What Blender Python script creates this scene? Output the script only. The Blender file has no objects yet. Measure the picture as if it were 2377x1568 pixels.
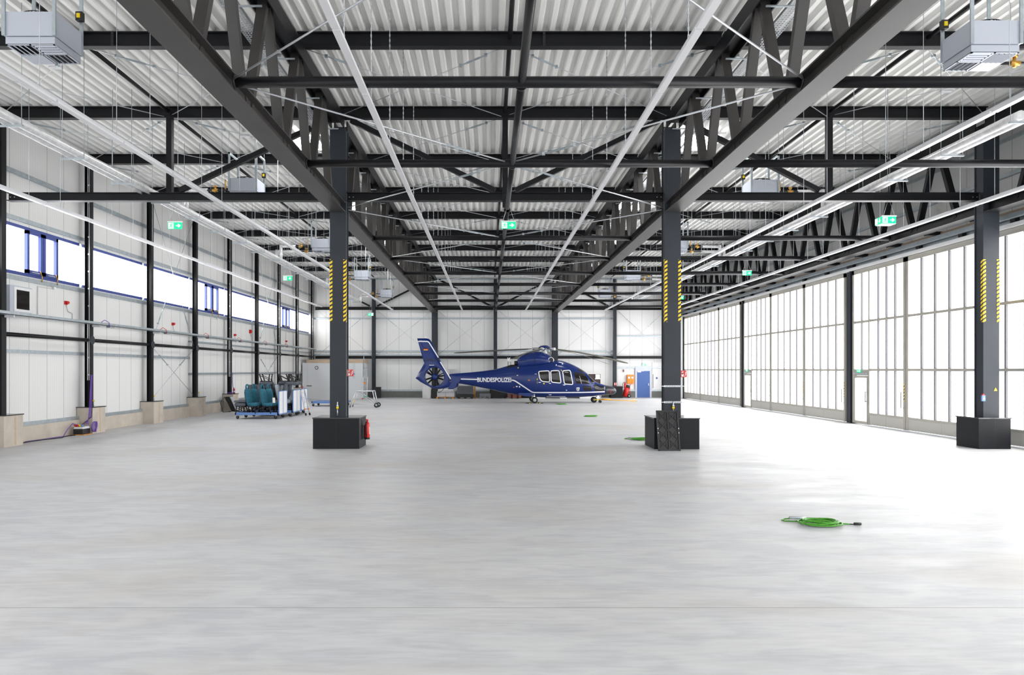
import bpy, bmesh, math, random
from mathutils import Vector, Matrix

random.seed(7)
C = bpy.context.scene.collection
SC = bpy.context.scene
PI = math.pi

# ------------------------------------------------------------------ camera
H = 2.28                       # eye height
F = 1600.0                     # focal length in pixels of the 2377 px frame
VX, VY = 1135.0, 859.0         # vanishing point of the hall's long axis
cam_d = bpy.data.cameras.new('camera')
cam = bpy.data.objects.new('camera', cam_d)
C.objects.link(cam)
cam.location = (0, 0, H)
cam.rotation_euler = (PI / 2, 0, 0)
cam_d.sensor_width = 36
cam_d.lens = 36 * F / 2377
cam_d.shift_x = (1188.5 - VX) / 2377
cam_d.shift_y = (VY - 784) / 2377
cam_d.clip_end = 300
SC.camera = cam

# ------------------------------------------------------------------ light
PANE_STRENGTH = 2.3            # daylight through the translucent door and window sheets
w = bpy.data.worlds.new('daylight')
SC.world = w
w.use_nodes = True
w.node_tree.nodes['Background'].inputs[0].default_value = (0.96, 0.98, 1.0, 1)
w.node_tree.nodes['Background'].inputs[1].default_value = 0.8
SC.view_settings.view_transform = 'Standard'
SC.view_settings.look = 'None'
SC.view_settings.gamma = 1
SC.view_settings.exposure = 1.62
SC.view_settings.use_curve_mapping = False


# ------------------------------------------------------------------ materials
def mat(name, col, rough=0.5, metal=0.0, emit=0.0, noise=0.0, nscale=4.0, spec=0.5, stretch=None, bump=0.0):
    m = bpy.data.materials.new(name)
    m.use_nodes = True
    nt = m.node_tree
    b = nt.nodes['Principled BSDF']
    b.inputs['Base Color'].default_value = (*col, 1)
    b.inputs['Roughness'].default_value = rough
    b.inputs['Metallic'].default_value = metal
    b.inputs['Specular IOR Level'].default_value = spec
    if emit:
        b.inputs['Emission Color'].default_value = (*col, 1)
        b.inputs['Emission Strength'].default_value = emit
    if noise or bump:
        g = nt.nodes.new('ShaderNodeNewGeometry')
        mp = nt.nodes.new('ShaderNodeMapping')
        nt.links.new(g.outputs['Position'], mp.inputs['Vector'])
        if stretch:
            mp.inputs['Scale'].default_value = stretch
        n = nt.nodes.new('ShaderNodeTexNoise')
        n.inputs['Scale'].default_value = nscale
        n.inputs['Detail'].default_value = 4
        nt.links.new(mp.outputs[0], n.inputs['Vector'])
        if noise:
            r = nt.nodes.new('ShaderNodeValToRGB')
            r.color_ramp.elements[0].position = 0.3
            r.color_ramp.elements[1].position = 0.7
            r.color_ramp.elements[0].color = (*[max(0, c * (1 - noise)) for c in col], 1)
            r.color_ramp.elements[1].color = (*[min(1, c * (1 + noise)) for c in col], 1)
            nt.links.new(n.outputs['Fac'], r.inputs[0])
            nt.links.new(r.outputs[0], b.inputs['Base Color'])
        if bump:
            bp = nt.nodes.new('ShaderNodeBump')
            bp.inputs['Strength'].default_value = bump
            bp.inputs['Distance'].default_value = 0.02
            nt.links.new(n.outputs['Fac'], bp.inputs['Height'])
            nt.links.new(bp.outputs[0], b.inputs['Normal'])
    return m


def math_node(nt, op, a, b=None):
    n = nt.nodes.new('ShaderNodeMath')
    n.operation = op
    for i, v in enumerate((a, b)):
        if v is None:
            continue
        if isinstance(v, (int, float)):
            n.inputs[i].default_value = v
        else:
            nt.links.new(v, n.inputs[i])
    return n.outputs[0]


def mixcol(nt, fac, a, b):
    n = nt.nodes.new('ShaderNodeMixRGB')
    for i, v in enumerate((fac, a, b)):
        if isinstance(v, tuple):
            n.inputs[i].default_value = (*v, 1)
        elif isinstance(v, (int, float)):
            n.inputs[i].default_value = v
        else:
            nt.links.new(v, n.inputs[i])
    return n.outputs[0]


def panel_mat(name, col, axis, pitch, off=0.0):
    """sandwich wall panels: one seam per panel and fine lining between"""
    m = mat(name, col, 0.5, spec=0.3)
    nt = m.node_tree
    b = nt.nodes['Principled BSDF']
    g = nt.nodes.new('ShaderNodeNewGeometry')
    s = nt.nodes.new('ShaderNodeSeparateXYZ')
    nt.links.new(g.outputs['Position'], s.inputs[0])
    p = math_node(nt, 'ADD', s.outputs[axis], 1000.0 + off)
    seam = math_node(nt, 'LESS_THAN', math_node(nt, 'MODULO', p, pitch), 0.028)
    fine = math_node(nt, 'LESS_THAN', math_node(nt, 'MODULO', p, pitch / 9), 0.018)
    c1 = mixcol(nt, math_node(nt, 'MULTIPLY', fine, 0.25), col, tuple(c * 0.72 for c in col))
    c2 = mixcol(nt, math_node(nt, 'MULTIPLY', seam, 0.75), c1, tuple(c * 0.45 for c in col))
    nt.links.new(c2, b.inputs['Base Color'])
    return m


M = {}
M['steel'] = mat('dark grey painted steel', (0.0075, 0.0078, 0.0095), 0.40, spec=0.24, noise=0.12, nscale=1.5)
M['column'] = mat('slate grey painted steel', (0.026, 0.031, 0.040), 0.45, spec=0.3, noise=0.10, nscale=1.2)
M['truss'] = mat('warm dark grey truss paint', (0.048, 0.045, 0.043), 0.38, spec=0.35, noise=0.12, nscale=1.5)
M['galv'] = mat('galvanised steel', (0.42, 0.47, 0.50), 0.38, 0.55, noise=0.12, nscale=6)
M['zinc'] = mat('bright zinc', (0.55, 0.57, 0.60), 0.35, 0.6)
M['silver'] = mat('brushed aluminium', (0.62, 0.64, 0.67), 0.35, 0.6)
M['foil'] = mat('crinkled aluminium foil', (0.80, 0.80, 0.81), 0.34, 0.4, noise=0.12, nscale=9, bump=0.5)
M['heater'] = mat('pale grey sheet metal', (0.50, 0.53, 0.60), 0.42, 0.25)
M['rail'] = mat('pale aluminium luminaire', (0.62, 0.63, 0.66), 0.4, 0.2)
M['diffuser'] = mat('white lamp diffuser', (0.66, 0.66, 0.68), 0.35)
M['beige'] = mat('beige cast concrete', (0.56, 0.50, 0.43), 0.85, noise=0.10, nscale=2.5, spec=0.2)
M['plinth_grey'] = mat('grey green concrete', (0.16, 0.17, 0.155), 0.8, noise=0.1, nscale=2)
M['black_board'] = mat('black coated board', (0.0075, 0.0083, 0.011), 0.5, noise=0.1, nscale=3, spec=0.25)
M['lid'] = mat('smooth black lid', (0.016, 0.017, 0.02), 0.16, spec=0.7)
M['black'] = mat('black plastic', (0.012, 0.012, 0.013), 0.5)
M['black_metal'] = mat('black metal', (0.02, 0.02, 0.022), 0.4, 0.3)
M['rubber'] = mat('black rubber', (0.015, 0.015, 0.016), 0.75)
M['white'] = mat('white paint', (0.80, 0.80, 0.80), 0.45)
M['cabin'] = mat('white container wall', (0.70, 0.72, 0.74), 0.5)
M['wood'] = mat('pale wood', (0.55, 0.42, 0.30), 0.7, noise=0.15, nscale=3, stretch=(1, 8, 8))
M['orange_wood'] = mat('orange pallet wood', (0.62, 0.27, 0.06), 0.7, noise=0.15, nscale=5)
M['red'] = mat('red paint', (0.62, 0.015, 0.012), 0.35)
M['tow_orange'] = mat('yellow orange paint', (0.92, 0.42, 0.02), 0.45)
M['orange'] = mat('orange paint', (0.95, 0.27, 0.01), 0.45)
M['yellow'] = mat('yellow paint', (0.90, 0.66, 0.01), 0.45)
M['green'] = mat('signal green', (0.0, 0.47, 0.21), 0.4)
M['green_lit'] = mat('lit green sign face', (0.0, 0.50, 0.22), 0.4, emit=0.35)
M['white_lit'] = mat('lit white sign face', (0.85, 0.88, 0.86), 0.4, emit=0.25)
M['hose'] = mat('green hose', (0.06, 0.30, 0.012), 0.4, noise=0.35, nscale=30)
M['blue_frame'] = mat('blue window frame', (0.035, 0.062, 0.27), 0.4)
M['door_blue'] = mat('blue door paint', (0.045, 0.115, 0.36), 0.4)
M['trolley'] = mat('light blue trolley paint', (0.13, 0.26, 0.58), 0.4)
M['teal'] = mat('teal upholstery', (0.018, 0.13, 0.19), 0.85, noise=0.2, nscale=12)
M['grey_cloth'] = mat('grey upholstery', (0.10, 0.11, 0.13), 0.85, noise=0.2, nscale=12)
M['dark_cloth'] = mat('charcoal upholstery', (0.022, 0.023, 0.027), 0.85, noise=0.2, nscale=12)
M['light_cloth'] = mat('pale grey upholstery', (0.36, 0.40, 0.45), 0.8)
M['brass'] = mat('brass', (0.62, 0.34, 0.07), 0.35, 0.7)
M['purple'] = mat('purple cable', (0.16, 0.06, 0.42), 0.5)
M['gate_frame'] = mat('beige grey door frame', (0.40, 0.38, 0.335), 0.45, noise=0.06, nscale=2)
M['mullion'] = mat('dark grey glazing bar', (0.13, 0.125, 0.135), 0.5, spec=0.2)
M['kick'] = mat('pale door kick sheet', (0.47, 0.46, 0.42), 0.42)
M['pane'] = mat('translucent daylight sheet', (1.0, 1.0, 1.0), 0.3, emit=PANE_STRENGTH)
M['skylight'] = mat('daylight roof dome', (1.0, 1.0, 1.0), 0.4, emit=8.0)
M['deck'] = mat('white profiled roof sheet', (0.80, 0.795, 0.775), 0.5, noise=0.10, nscale=1.4, stretch=(5, 0.25, 1), spec=0.3)
M['heli_blue'] = mat('deep blue gloss paint', (0.006, 0.024, 0.150), 0.2, spec=0.4)
M['heli_white'] = mat('white marking paint', (0.85, 0.85, 0.86), 0.35)
M['heli_black'] = mat('matt black marking', (0.006, 0.006, 0.008), 0.6)
M['glass'] = mat('dark tinted glazing', (0.016, 0.014, 0.013), 0.06, spec=0.45)
M['radome'] = mat('charcoal nose paint', (0.030, 0.033, 0.040), 0.28)
M['blade'] = mat('olive grey rotor blade', (0.15, 0.145, 0.115), 0.45)
M['bright_steel'] = mat('bright steel', (0.62, 0.64, 0.66), 0.25, 0.85)
M['gold'] = mat('flag gold', (0.95, 0.55, 0.0), 0.5)
M['bag'] = mat('white woven bag', (0.66, 0.66, 0.66), 0.85, noise=0.10, nscale=14, bump=0.4)
M['crate_grey'] = mat('grey plastic crate', (0.17, 0.18, 0.20), 0.6)
M['case_silver'] = mat('silver flight case', (0.50, 0.50, 0.52), 0.4, 0.3)
M['brown'] = mat('dark brown board', (0.065, 0.042, 0.040), 0.6)
M['rust'] = mat('rust red machine paint', (0.30, 0.09, 0.05), 0.6)
M['paper'] = mat('paper', (0.85, 0.83, 0.78), 0.8)
M['wall_left'] = panel_mat('left wall panels', (0.80, 0.80, 0.785), 1, 0.9, 0.31)
M['wall_back'] = panel_mat('back wall panels', (0.83, 0.83, 0.825), 0, 1.0, 0.42)
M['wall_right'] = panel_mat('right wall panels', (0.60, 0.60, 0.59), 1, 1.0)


def hazard_mat():
    m = mat('yellow and black warning tape', (0.9, 0.62, 0.01), 0.5)
    nt = m.node_tree
    g = nt.nodes.new('ShaderNodeNewGeometry')
    s = nt.nodes.new('ShaderNodeSeparateXYZ')
    nt.links.new(g.outputs['Position'], s.inputs[0])
    sn = nt.nodes.new('ShaderNodeSeparateXYZ')
    nt.links.new(g.outputs['Normal'], sn.inputs[0])
    p = math_node(nt, 'SUBTRACT', s.outputs[2], math_node(nt, 'MULTIPLY', s.outputs[0], 0.6))
    p = math_node(nt, 'ADD', p, math_node(nt, 'MULTIPLY', math_node(nt, 'MULTIPLY', s.outputs[1], sn.outputs[0]), -0.6))
    q = math_node(nt, 'MODULO', math_node(nt, 'ADD', p, 100.0), 0.12)
    f = math_node(nt, 'LESS_THAN', q, 0.055)
    nt.links.new(mixcol(nt, f, (0.9, 0.62, 0.01), (0.012, 0.012, 0.02)), nt.nodes['Principled BSDF'].inputs['Base Color'])
    return m


M['hazard'] = hazard_mat()


def floor_mat():
    m = mat('power floated concrete', (0.60, 0.60, 0.60), 0.42, spec=0.16)
    nt = m.node_tree
    b = nt.nodes['Principled BSDF']
    g = nt.nodes.new('ShaderNodeNewGeometry')

    def noise(scale, st, detail, rot=0.0):
        mp = nt.nodes.new('ShaderNodeMapping')
        mp.inputs['Scale'].default_value = st
        mp.inputs['Rotation'].default_value = (0, 0, rot)
        nt.links.new(g.outputs['Position'], mp.inputs['Vector'])
        n = nt.nodes.new('ShaderNodeTexNoise')
        n.inputs['Scale'].default_value = scale
        n.inputs['Detail'].default_value = detail
        n.inputs['Distortion'].default_value = 0.6
        nt.links.new(mp.outputs[0], n.inputs['Vector'])
        return n.outputs['Fac']

    def ramp(x, lo, hi):
        r = nt.nodes.new('ShaderNodeMapRange')
        nt.links.new(x, r.inputs[0])
        r.inputs[1].default_value = lo
        r.inputs[2].default_value = hi
        return r.outputs[0]

    big = ramp(noise(0.16, (1, 1, 1), 4), 0.35, 0.65)
    streak = ramp(noise(0.9, (0.45, 2.2, 1), 7, 0.12), 0.32, 0.72)
    fine = ramp(noise(7.0, (0.35, 2.2, 1), 9, -0.08), 0.36, 0.64)
    swirl = ramp(noise(2.2, (0.6, 1.6, 1), 10, 0.2), 0.42, 0.58)
    warm = ramp(noise(0.32, (0.6, 1.3, 1), 5), 0.50, 0.72)
    c = mixcol(nt, big, (0.475, 0.487, 0.52), (0.60, 0.60, 0.605))
    c = mixcol(nt, math_node(nt, 'MULTIPLY', streak, 0.6), c, (0.70, 0.70, 0.71))
    c = mixcol(nt, math_node(nt, 'MULTIPLY', fine, 0.42), c, (0.42, 0.42, 0.43))
    c = mixcol(nt, math_node(nt, 'MULTIPLY', swirl, 0.30), c, (0.72, 0.715, 0.70))
    c = mixcol(nt, math_node(nt, 'MULTIPLY', warm, 0.6), c, (0.50, 0.465, 0.42))
    s = nt.nodes.new('ShaderNodeSeparateXYZ')
    nt.links.new(g.outputs['Position'], s.inputs[0])
    for y0, wd, k in ((6.6, 0.018, 0.65), (19.35, 0.03, 0.35), (33.5, 0.05, 0.25)):
        d = math_node(nt, 'ABSOLUTE', math_node(nt, 'SUBTRACT', s.outputs[1], y0))
        f = math_node(nt, 'MULTIPLY', math_node(nt, 'LESS_THAN', d, wd / 2), k)
        c = mixcol(nt, f, c, (0.25, 0.235, 0.22))
    nt.links.new(c, b.inputs['Base Color'])
    rr = nt.nodes.new('ShaderNodeMapRange')
    nt.links.new(streak, rr.inputs[0])
    rr.inputs[3].default_value = 0.36
    rr.inputs[4].default_value = 0.52
    nt.links.new(rr.outputs[0], b.inputs['Roughness'])
    return m


M['floor'] = floor_mat()


# ------------------------------------------------------------------ mesh builder
class MB:
    def __init__(self):
        self.v, self.f, self.s = [], [], []

    def add(self, vs, fs, smooth=False):
        o = len(self.v)
        self.v += [tuple(p) for p in vs]
        self.f += [tuple(o + i for i in f) for f in fs]
        self.s += [smooth] * len(fs)
        return self

    def box(self, x0, x1, y0, y1, z0, z1):
        x0, x1 = min(x0, x1), max(x0, x1)
        y0, y1 = min(y0, y1), max(y0, y1)
        z0, z1 = min(z0, z1), max(z0, z1)
        v = [(x, y, z) for z in (z0, z1) for y in (y0, y1) for x in (x0, x1)]
        return self.add(v, [(0, 2, 3, 1), (4, 5, 7, 6), (0, 1, 5, 4), (2, 6, 7, 3), (0, 4, 6, 2), (1, 3, 7, 5)])

    def cbox(self, c, d):
        return self.box(c[0] - d[0] / 2, c[0] + d[0] / 2, c[1] - d[1] / 2, c[1] + d[1] / 2, c[2] - d[2] / 2, c[2] + d[2] / 2)

    def rbox(self, x0, x1, y0, y1, z0, z1, r=0.03, seg=3):
        """box with rounded corners in plan and eased top/bottom edges"""
        loops = []
        for (dz, ins) in ((0, r * 0.6), (r * 0.6, 0), (z1 - z0 - r * 0.6, 0), (z1 - z0, r * 0.6)):
            L = []
            for cx, cy, a0 in ((x1 - r, y1 - r, 0), (x0 + r, y1 - r, 90), (x0 + r, y0 + r, 180), (x1 - r, y0 + r, 270)):
                for k in range(seg + 1):
                    a = math.radians(a0 + 90 * k / seg)
                    L.append((cx + (r - ins) * math.cos(a), cy + (r - ins) * math.sin(a), z0 + dz))
            loops.append(L)
        return self.loft(loops, True, True, smooth=False)

    def loft(self, loops, cap0=True, cap1=True, closed=True, smooth=True):
        n = len(loops[0])
        vs = [p for L in loops for p in L]
        fs = []
        for i in range(len(loops) - 1):
            for k in range(n if closed else n - 1):
                a, b = i * n + k, i * n + (k + 1) % n
                fs.append((a, b, b + n, a + n))
        o = len(self.v)
        self.add(vs, fs, smooth)
        if cap0:
            self.f.append(tuple(o + k for k in reversed(range(n)))); self.s.append(False)
        if cap1:
            self.f.append(tuple(o + (len(loops) - 1) * n + k for k in range(n))); self.s.append(False)
        return self

    def frame(self, p0, p1, up=(0, 0, 1)):
        p0, p1 = Vector(p0), Vector(p1)
        d = (p1 - p0).normalized()
        u = Vector(up)
        if abs(d.dot(u)) > 0.99:
            u = Vector((0, 1, 0))
        a = d.cross(u).normalized()
        return p0, p1, a, a.cross(d).normalized()

    def bar(self, p0, p1, w, h, up=(0, 0, 1)):
        p0, p1, a, b = self.frame(p0, p1, up)
        q = [a * (sx * w / 2) + b * (sy * h / 2) for sx, sy in ((-1, -1), (1, -1), (1, 1), (-1, 1))]
        return self.loft([[p0 + k for k in q], [p1 + k for k in q]], smooth=False)

    def tube(self, p0, p1, r, n=8, r1=None):
        p0, p1, a, b = self.frame(p0, p1)
        r1 = r if r1 is None else r1
        ang = [2 * PI * k / n for k in range(n)]
        return self.loft([[p0 + (a * math.cos(t) + b * math.sin(t)) * r for t in ang],
                          [p1 + (a * math.cos(t) + b * math.sin(t)) * r1 for t in ang]])

    def path(self, pts, r, n=6, closed=False):
        pts = [Vector(p) for p in pts]
        L = []
        m = len(pts)
        pa = None
        for i, p in enumerate(pts):
            if closed:
                d = pts[(i + 1) % m] - pts[i - 1]
            else:
                d = pts[min(i + 1, m - 1)] - pts[max(i - 1, 0)]
            d = d.normalized() if d.length > 1e-9 else Vector((1, 0, 0))
            if pa is None:
                u = Vector((0, 0, 1)) if abs(d.z) < 0.9 else Vector((0, 1, 0))
                a = d.cross(u).normalized()
            else:
                a = (pa - d * pa.dot(d))
                a = a.normalized() if a.length > 1e-6 else d.orthogonal().normalized()
            pa = a
            b = a.cross(d)
            L.append([p + (a * math.cos(2 * PI * k / n) + b * math.sin(2 * PI * k / n)) * r for k in range(n)])
        if closed:
            L.append(L[0])
            return self.loft(L, False, False)
        return self.loft(L)

    def lathe(self, prof, c=(0, 0, 0), axis='z', n=16, a0=0.0):
        L = []
        for r, h in prof:
            ring = []
            for k in range(n):
                t = a0 + 2 * PI * k / n
                x, y = r * math.cos(t), r * math.sin(t)
                p = {'z': (x, y, h), 'y': (x, h, y), 'x': (h, x, y)}[axis]
                ring.append((c[0] + p[0], c[1] + p[1], c[2] + p[2]))
            L.append(ring)
        return self.loft(L)

    def prism(self, poly, axis, lo, hi):
        """polygon (2-D) extruded along an axis; poly in the other two axes in xyz order"""
        def P(u, v, t):
            return {'x': (t, u, v), 'y': (u, t, v), 'z': (u, v, t)}[axis]
        return self.loft([[P(u, v, lo) for u, v in poly], [P(u, v, hi) for u, v in poly]], smooth=False)

    def isec(self, axis, lo, hi, c, w, h, tf=0.025, tw=0.02, lying=False):
        """I-section along x or y; c = (other horizontal, z) centre; lying = web horizontal"""
        def B(u0, u1, z0, z1):
            if axis == 'x':
                self.box(lo, hi, u0, u1, z0, z1)
            else:
                self.box(u0, u1, lo, hi, z0, z1)
        u, z = c
        if lying:
            B(u - w / 2, u - w / 2 + tf, z - h / 2, z + h / 2)
            B(u + w / 2 - tf, u + w / 2, z - h / 2, z + h / 2)
            B(u - w / 2 + tf, u + w / 2 - tf, z - tw / 2, z + tw / 2)
        else:
            B(u - w / 2, u + w / 2, z - h / 2, z - h / 2 + tf)
            B(u - w / 2, u + w / 2, z + h / 2 - tf, z + h / 2)
            B(u - tw / 2, u + tw / 2, z - h / 2 + tf, z + h / 2 - tf)
        return self

    def shift(self, d):
        self.v = [(p[0] + d[0], p[1] + d[1], p[2] + d[2]) for p in self.v]
        return self

    def xform(self, m):
        self.v = [tuple(m @ Vector(p)) for p in self.v]
        return self

    def build(self, name, material, parent=None, origin=None, world=True):
        """world=True: vertices are in world space and are made local to the parent chain"""
        off = Vector((0, 0, 0))
        if parent is not None and world:
            q = parent
            while q is not None:
                off += q.location
                q = q.parent
        elif origin is not None:
            off = Vector(origin)
        me = bpy.data.meshes.new(name)
        me.from_pydata([tuple(Vector(p) - off) for p in self.v], [], self.f)
        me.polygons.foreach_set('use_smooth', self.s)
        bm = bmesh.new()
        bm.from_mesh(me)
        bmesh.ops.recalc_face_normals(bm, faces=bm.faces)
        bm.to_mesh(me)
        bm.free()
        me.materials.append(M[material])
        o = bpy.data.objects.new(name, me)
        C.objects.link(o)
        if parent is not None:
            o.parent = parent
        elif origin is not None:
            o.location = origin
        return o


def tag(o, label, cat, group=None):
    o['label'] = label
    o['category'] = cat
    if group:
        o['group'] = group
    return o


def thing(name, label, cat, loc=(0, 0, 0), group=None):
    o = bpy.data.objects.new(name, None)
    o.empty_display_size = 0.2
    C.objects.link(o)
    o.location = loc
    return tag(o, label, cat, group)


def struct(name, loc=(0, 0, 0)):
    o = bpy.data.objects.new(name, None)
    C.objects.link(o)
    o.location = loc
    o['kind'] = 'structure'
    return o


def smesh(name, mb, material):
    o = mb.build(name, material)
    o['kind'] = 'structure'
    return o


def dup(root, loc, label=None, rotz=None, group=None):
    r = root.copy()
    C.objects.link(r)
    r.location = loc
    if rotz is not None:
        r.rotation_euler = (0, 0, rotz)
    if label:
        r['label'] = label
    if group:
        r['group'] = group
    for ch in list(root.children):
        c = ch.copy()
        C.objects.link(c)
        c.parent = r
        for g in list(ch.children):
            d = g.copy()
            C.objects.link(d)
            d.parent = c
    return r


ORD = ['', 'first', 'second', 'third', 'fourth', 'fifth', 'sixth', 'seventh', 'eighth', 'ninth', 'tenth', 'eleventh', 'twelfth',
       'thirteenth', 'fourteenth', 'fifteenth']


def text_mesh(txt, size, bold=0.0):
    cu = bpy.data.curves.new('lettering', 'FONT')
    cu.body = txt
    cu.size = size
    cu.offset = bold
    cu.resolution_u = 3
    o = bpy.data.objects.new('lettering', cu)
    C.objects.link(o)
    dg = bpy.context.evaluated_depsgraph_get()
    dg.update()
    me = bpy.data.meshes.new_from_object(o.evaluated_get(dg))
    vs = [tuple(v.co) for v in me.vertices]
    fs = [tuple(p.vertices) for p in me.polygons]
    bpy.data.objects.remove(o)
    bpy.data.curves.remove(cu)
    bpy.data.meshes.remove(me)
    return vs, fs

# ================================================================== THE HALL
G = 4.5                                   # bay of the frames along the hall
def row(n): return 11.4 + G * n           # frame row n; row 2 carries the near columns, row 10 the back wall
D1, D2 = row(2), row(10)
XL, XR, X3, XW = -4.43, 5.39, 14.73, -14.45      # the four column lines
XC = (XL + XR) / 2                        # middle of the central bay
WALL_L, WALL_B, WALL_R = -14.75, 56.75, 15.95
Y0 = -7.0
ZROOF = 10.06
BAYS = [('window-side', XW, XL), ('central', XL, XR), ('door-side', XR, X3)]

smesh('floor', MB().box(-16.5, 17.5, Y0, 58, -0.3, 0), 'floor')
smesh('wall_left', MB().box(WALL_L - 0.2, WALL_L, Y0, WALL_B, 0.0, 5.26).box(WALL_L - 0.2, WALL_L, Y0, WALL_B, 6.83, ZROOF + 0.15), 'wall_left')
smesh('wall_back', MB().box(WALL_L - 0.2, WALL_R + 0.2, WALL_B, WALL_B + 0.2, 0.0, ZROOF + 0.15), 'wall_back')
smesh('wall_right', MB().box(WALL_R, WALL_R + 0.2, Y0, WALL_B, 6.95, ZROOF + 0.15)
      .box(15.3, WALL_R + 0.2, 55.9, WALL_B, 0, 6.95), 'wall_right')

# trapezoidal roof sheet, ribs along the hall
mb = MB()
pitch = 0.29
x = WALL_L - 0.1
prof = []
while x < WALL_R + 0.1:
    prof += [(x, ZROOF), (x + 0.105, ZROOF), (x + 0.145, ZROOF + 0.11), (x + 0.25, ZROOF + 0.11)]
    x += pitch
prof.append((x, ZROOF))
ys = [Y0, 57.0]
mb.add([(px, y, pz) for y in ys for px, pz in prof],
       [(i, i + 1, i + 1 + len(prof), i + len(prof)) for i in range(len(prof) - 1)])
o = mb.build('ceiling', 'deck')
o['kind'] = 'structure'

# skylight domes beside the trusses; farther pairs added to light the far hall
for k, (xs, yd) in enumerate([(x_, y_) for y_ in (23.4, 32.4, 41.4, 50.4) for x_ in (-6.5, 6.85)]):
    s = struct('window_%d' % (20 + k), (xs, yd, ZROOF - 0.08))
    ya_, yb_ = yd - 0.8, yd + 0.8
    MB().box(xs - 0.8, xs + 0.8, ya_, yb_, ZROOF - 0.05, ZROOF - 0.03).build('pane', 'skylight', s)
    MB().box(xs - 0.9, xs - 0.8, ya_ - 0.1, yb_ + 0.1, ZROOF - 0.07, ZROOF).box(xs + 0.8, xs + 0.9, ya_ - 0.1, yb_ + 0.1, ZROOF - 0.07, ZROOF) \
        .box(xs - 0.8, xs + 0.8, ya_ - 0.1, ya_, ZROOF - 0.07, ZROOF).box(xs - 0.8, xs + 0.8, yb_, yb_ + 0.1, ZROOF - 0.07, ZROOF).build('frame', 'white', s)

# ---- plinths, flashings and girts (setting)
smesh('baseboard_left', MB().box(WALL_L, WALL_L + 0.14, 12, 56.6, 0, 0.5), 'beige')
smesh('baseboard_back', MB().box(WALL_L + 0.2, 12.05, WALL_B - 0.1, WALL_B, 0, 0.52).box(13.35, 15.3, WALL_B - 0.1, WALL_B, 0, 0.52), 'plinth_grey')
TR = [0]


def trim(mb, m='galv'):
    TR[0] += 1
    return smesh('trim_%d' % TR[0], mb, m)


trim(MB().box(WALL_L, WALL_L + 0.10, 12, 56.5, 0.5, 0.62))
trim(MB().box(WALL_L + 0.2, 12.05, WALL_B - 0.08, WALL_B, 0.52, 0.66).box(13.35, 15.3, WALL_B - 0.08, WALL_B, 0.52, 0.66))
for z0, h, ya, yb in ((8.36, 0.13, 12, 56.7), (6.93, 0.13, 12, 56.7), (5.08, 0.13, 12, 56.7), (2.80, 0.11, 12, 33.8), (3.62, 0.10, 33.8, 56.7), (2.02, 0.11, 33.8, 56.7)):
    trim(MB().box(WALL_L, WALL_L + 0.09, ya, yb, z0, z0 + 0.02).box(WALL_L, WALL_L + 0.09, ya, yb, z0 + h - 0.02, z0 + h)
         .box(WALL_L + 0.07, WALL_L + 0.09, ya, yb, z0 + 0.02, z0 + h - 0.02))
for z0, h, xa, xb in ((6.44, 0.12, WALL_L + 0.2, 10.2), (3.74, 0.14, WALL_L + 0.2, 10.2), (3.44, 0.12, WALL_L + 0.2, 10.2), (9.70, 0.12, WALL_L + 0.2, 15.3),
                      (5.0, 0.12, 10.3, 15.2), (2.40, 0.13, 10.3, 15.2)):
    trim(MB().box(xa, xb, WALL_B - 0.09, WALL_B, z0, z0 + 0.02).box(xa, xb, WALL_B - 0.09, WALL_B, z0 + h - 0.02, z0 + h)
         .box(xa, xb, WALL_B - 0.09, WALL_B - 0.07, z0 + 0.02, z0 + h - 0.02))
trim(MB().box(WALL_R - 0.09, WALL_R, 12, 56.5, 8.2, 8.32).box(WALL_R - 0.09, WALL_R, 12, 56.5, 9.3, 9.4))

# ---- left window band: one strip window per bay
for b in range(-5, 8):
    ya, yb = row(b + 2) + 0.12, row(b + 3) - 0.12
    if b == 7:
        yb = 56.3
    no = b + 1 if b >= 0 else 12 - b
    s = struct('window_%d' % no, (WALL_L - 0.02, (ya + yb) / 2, 5.26))
    x0, x1 = WALL_L - 0.06, WALL_L + 0.03
    fr = MB().box(x0, x1, ya, yb, 5.26, 5.36).box(x0, x1, ya, yb, 6.73, 6.83)
    sash = {0: (0.33, 0.70), 3: (0.42, 0.80), 6: (0.40, 0.78)}.get(b)
    pn = MB().box(WALL_L - 0.05, WALL_L - 0.04, ya, yb, 5.3, 6.8)
    if sash:
        sa, sb = ya + (yb - ya) * sash[0], ya + (yb - ya) * sash[1]
        sm = (sa + sb) / 2
        for a, c in ((sa, sm - 0.02), (sm + 0.02, sb)):
            sf = MB().box(WALL_L - 0.03, WALL_L + 0.07, a, a + 0.11, 5.36, 6.73).box(WALL_L - 0.03, WALL_L + 0.07, c - 0.11, c, 5.36, 6.73) \
                .box(WALL_L - 0.03, WALL_L + 0.07, a, c, 5.34, 5.48).box(WALL_L - 0.03, WALL_L + 0.07, a, c, 6.62, 6.75)
            so = sf.build('sash', 'blue_frame', s)
            MB().box(WALL_L + 0.07, WALL_L + 0.10, a + 0.2, c - 0.2, 5.40, 5.43).build('handle', 'zinc', so)
            MB().path([(WALL_L + 0.09, c - 0.15, 5.5), (WALL_L + 0.12, c - 0.12, 5.3), (WALL_L + 0.1, c - 0.1, 5.15)], 0.015).build('opener_cord', 'brass', so)
    fr.build('window_frame', 'blue_frame', s)
    pn.build('pane', 'pane', s)
    mu = MB()
    y = ya + 0.5
    while y < yb - 0.2:
        mu.box(WALL_L - 0.04, WALL_L - 0.03, y - 0.012, y + 0.012, 5.36, 6.73)
        y += 0.5
    mu.build('glazing_joint', 'white', s)

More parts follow.
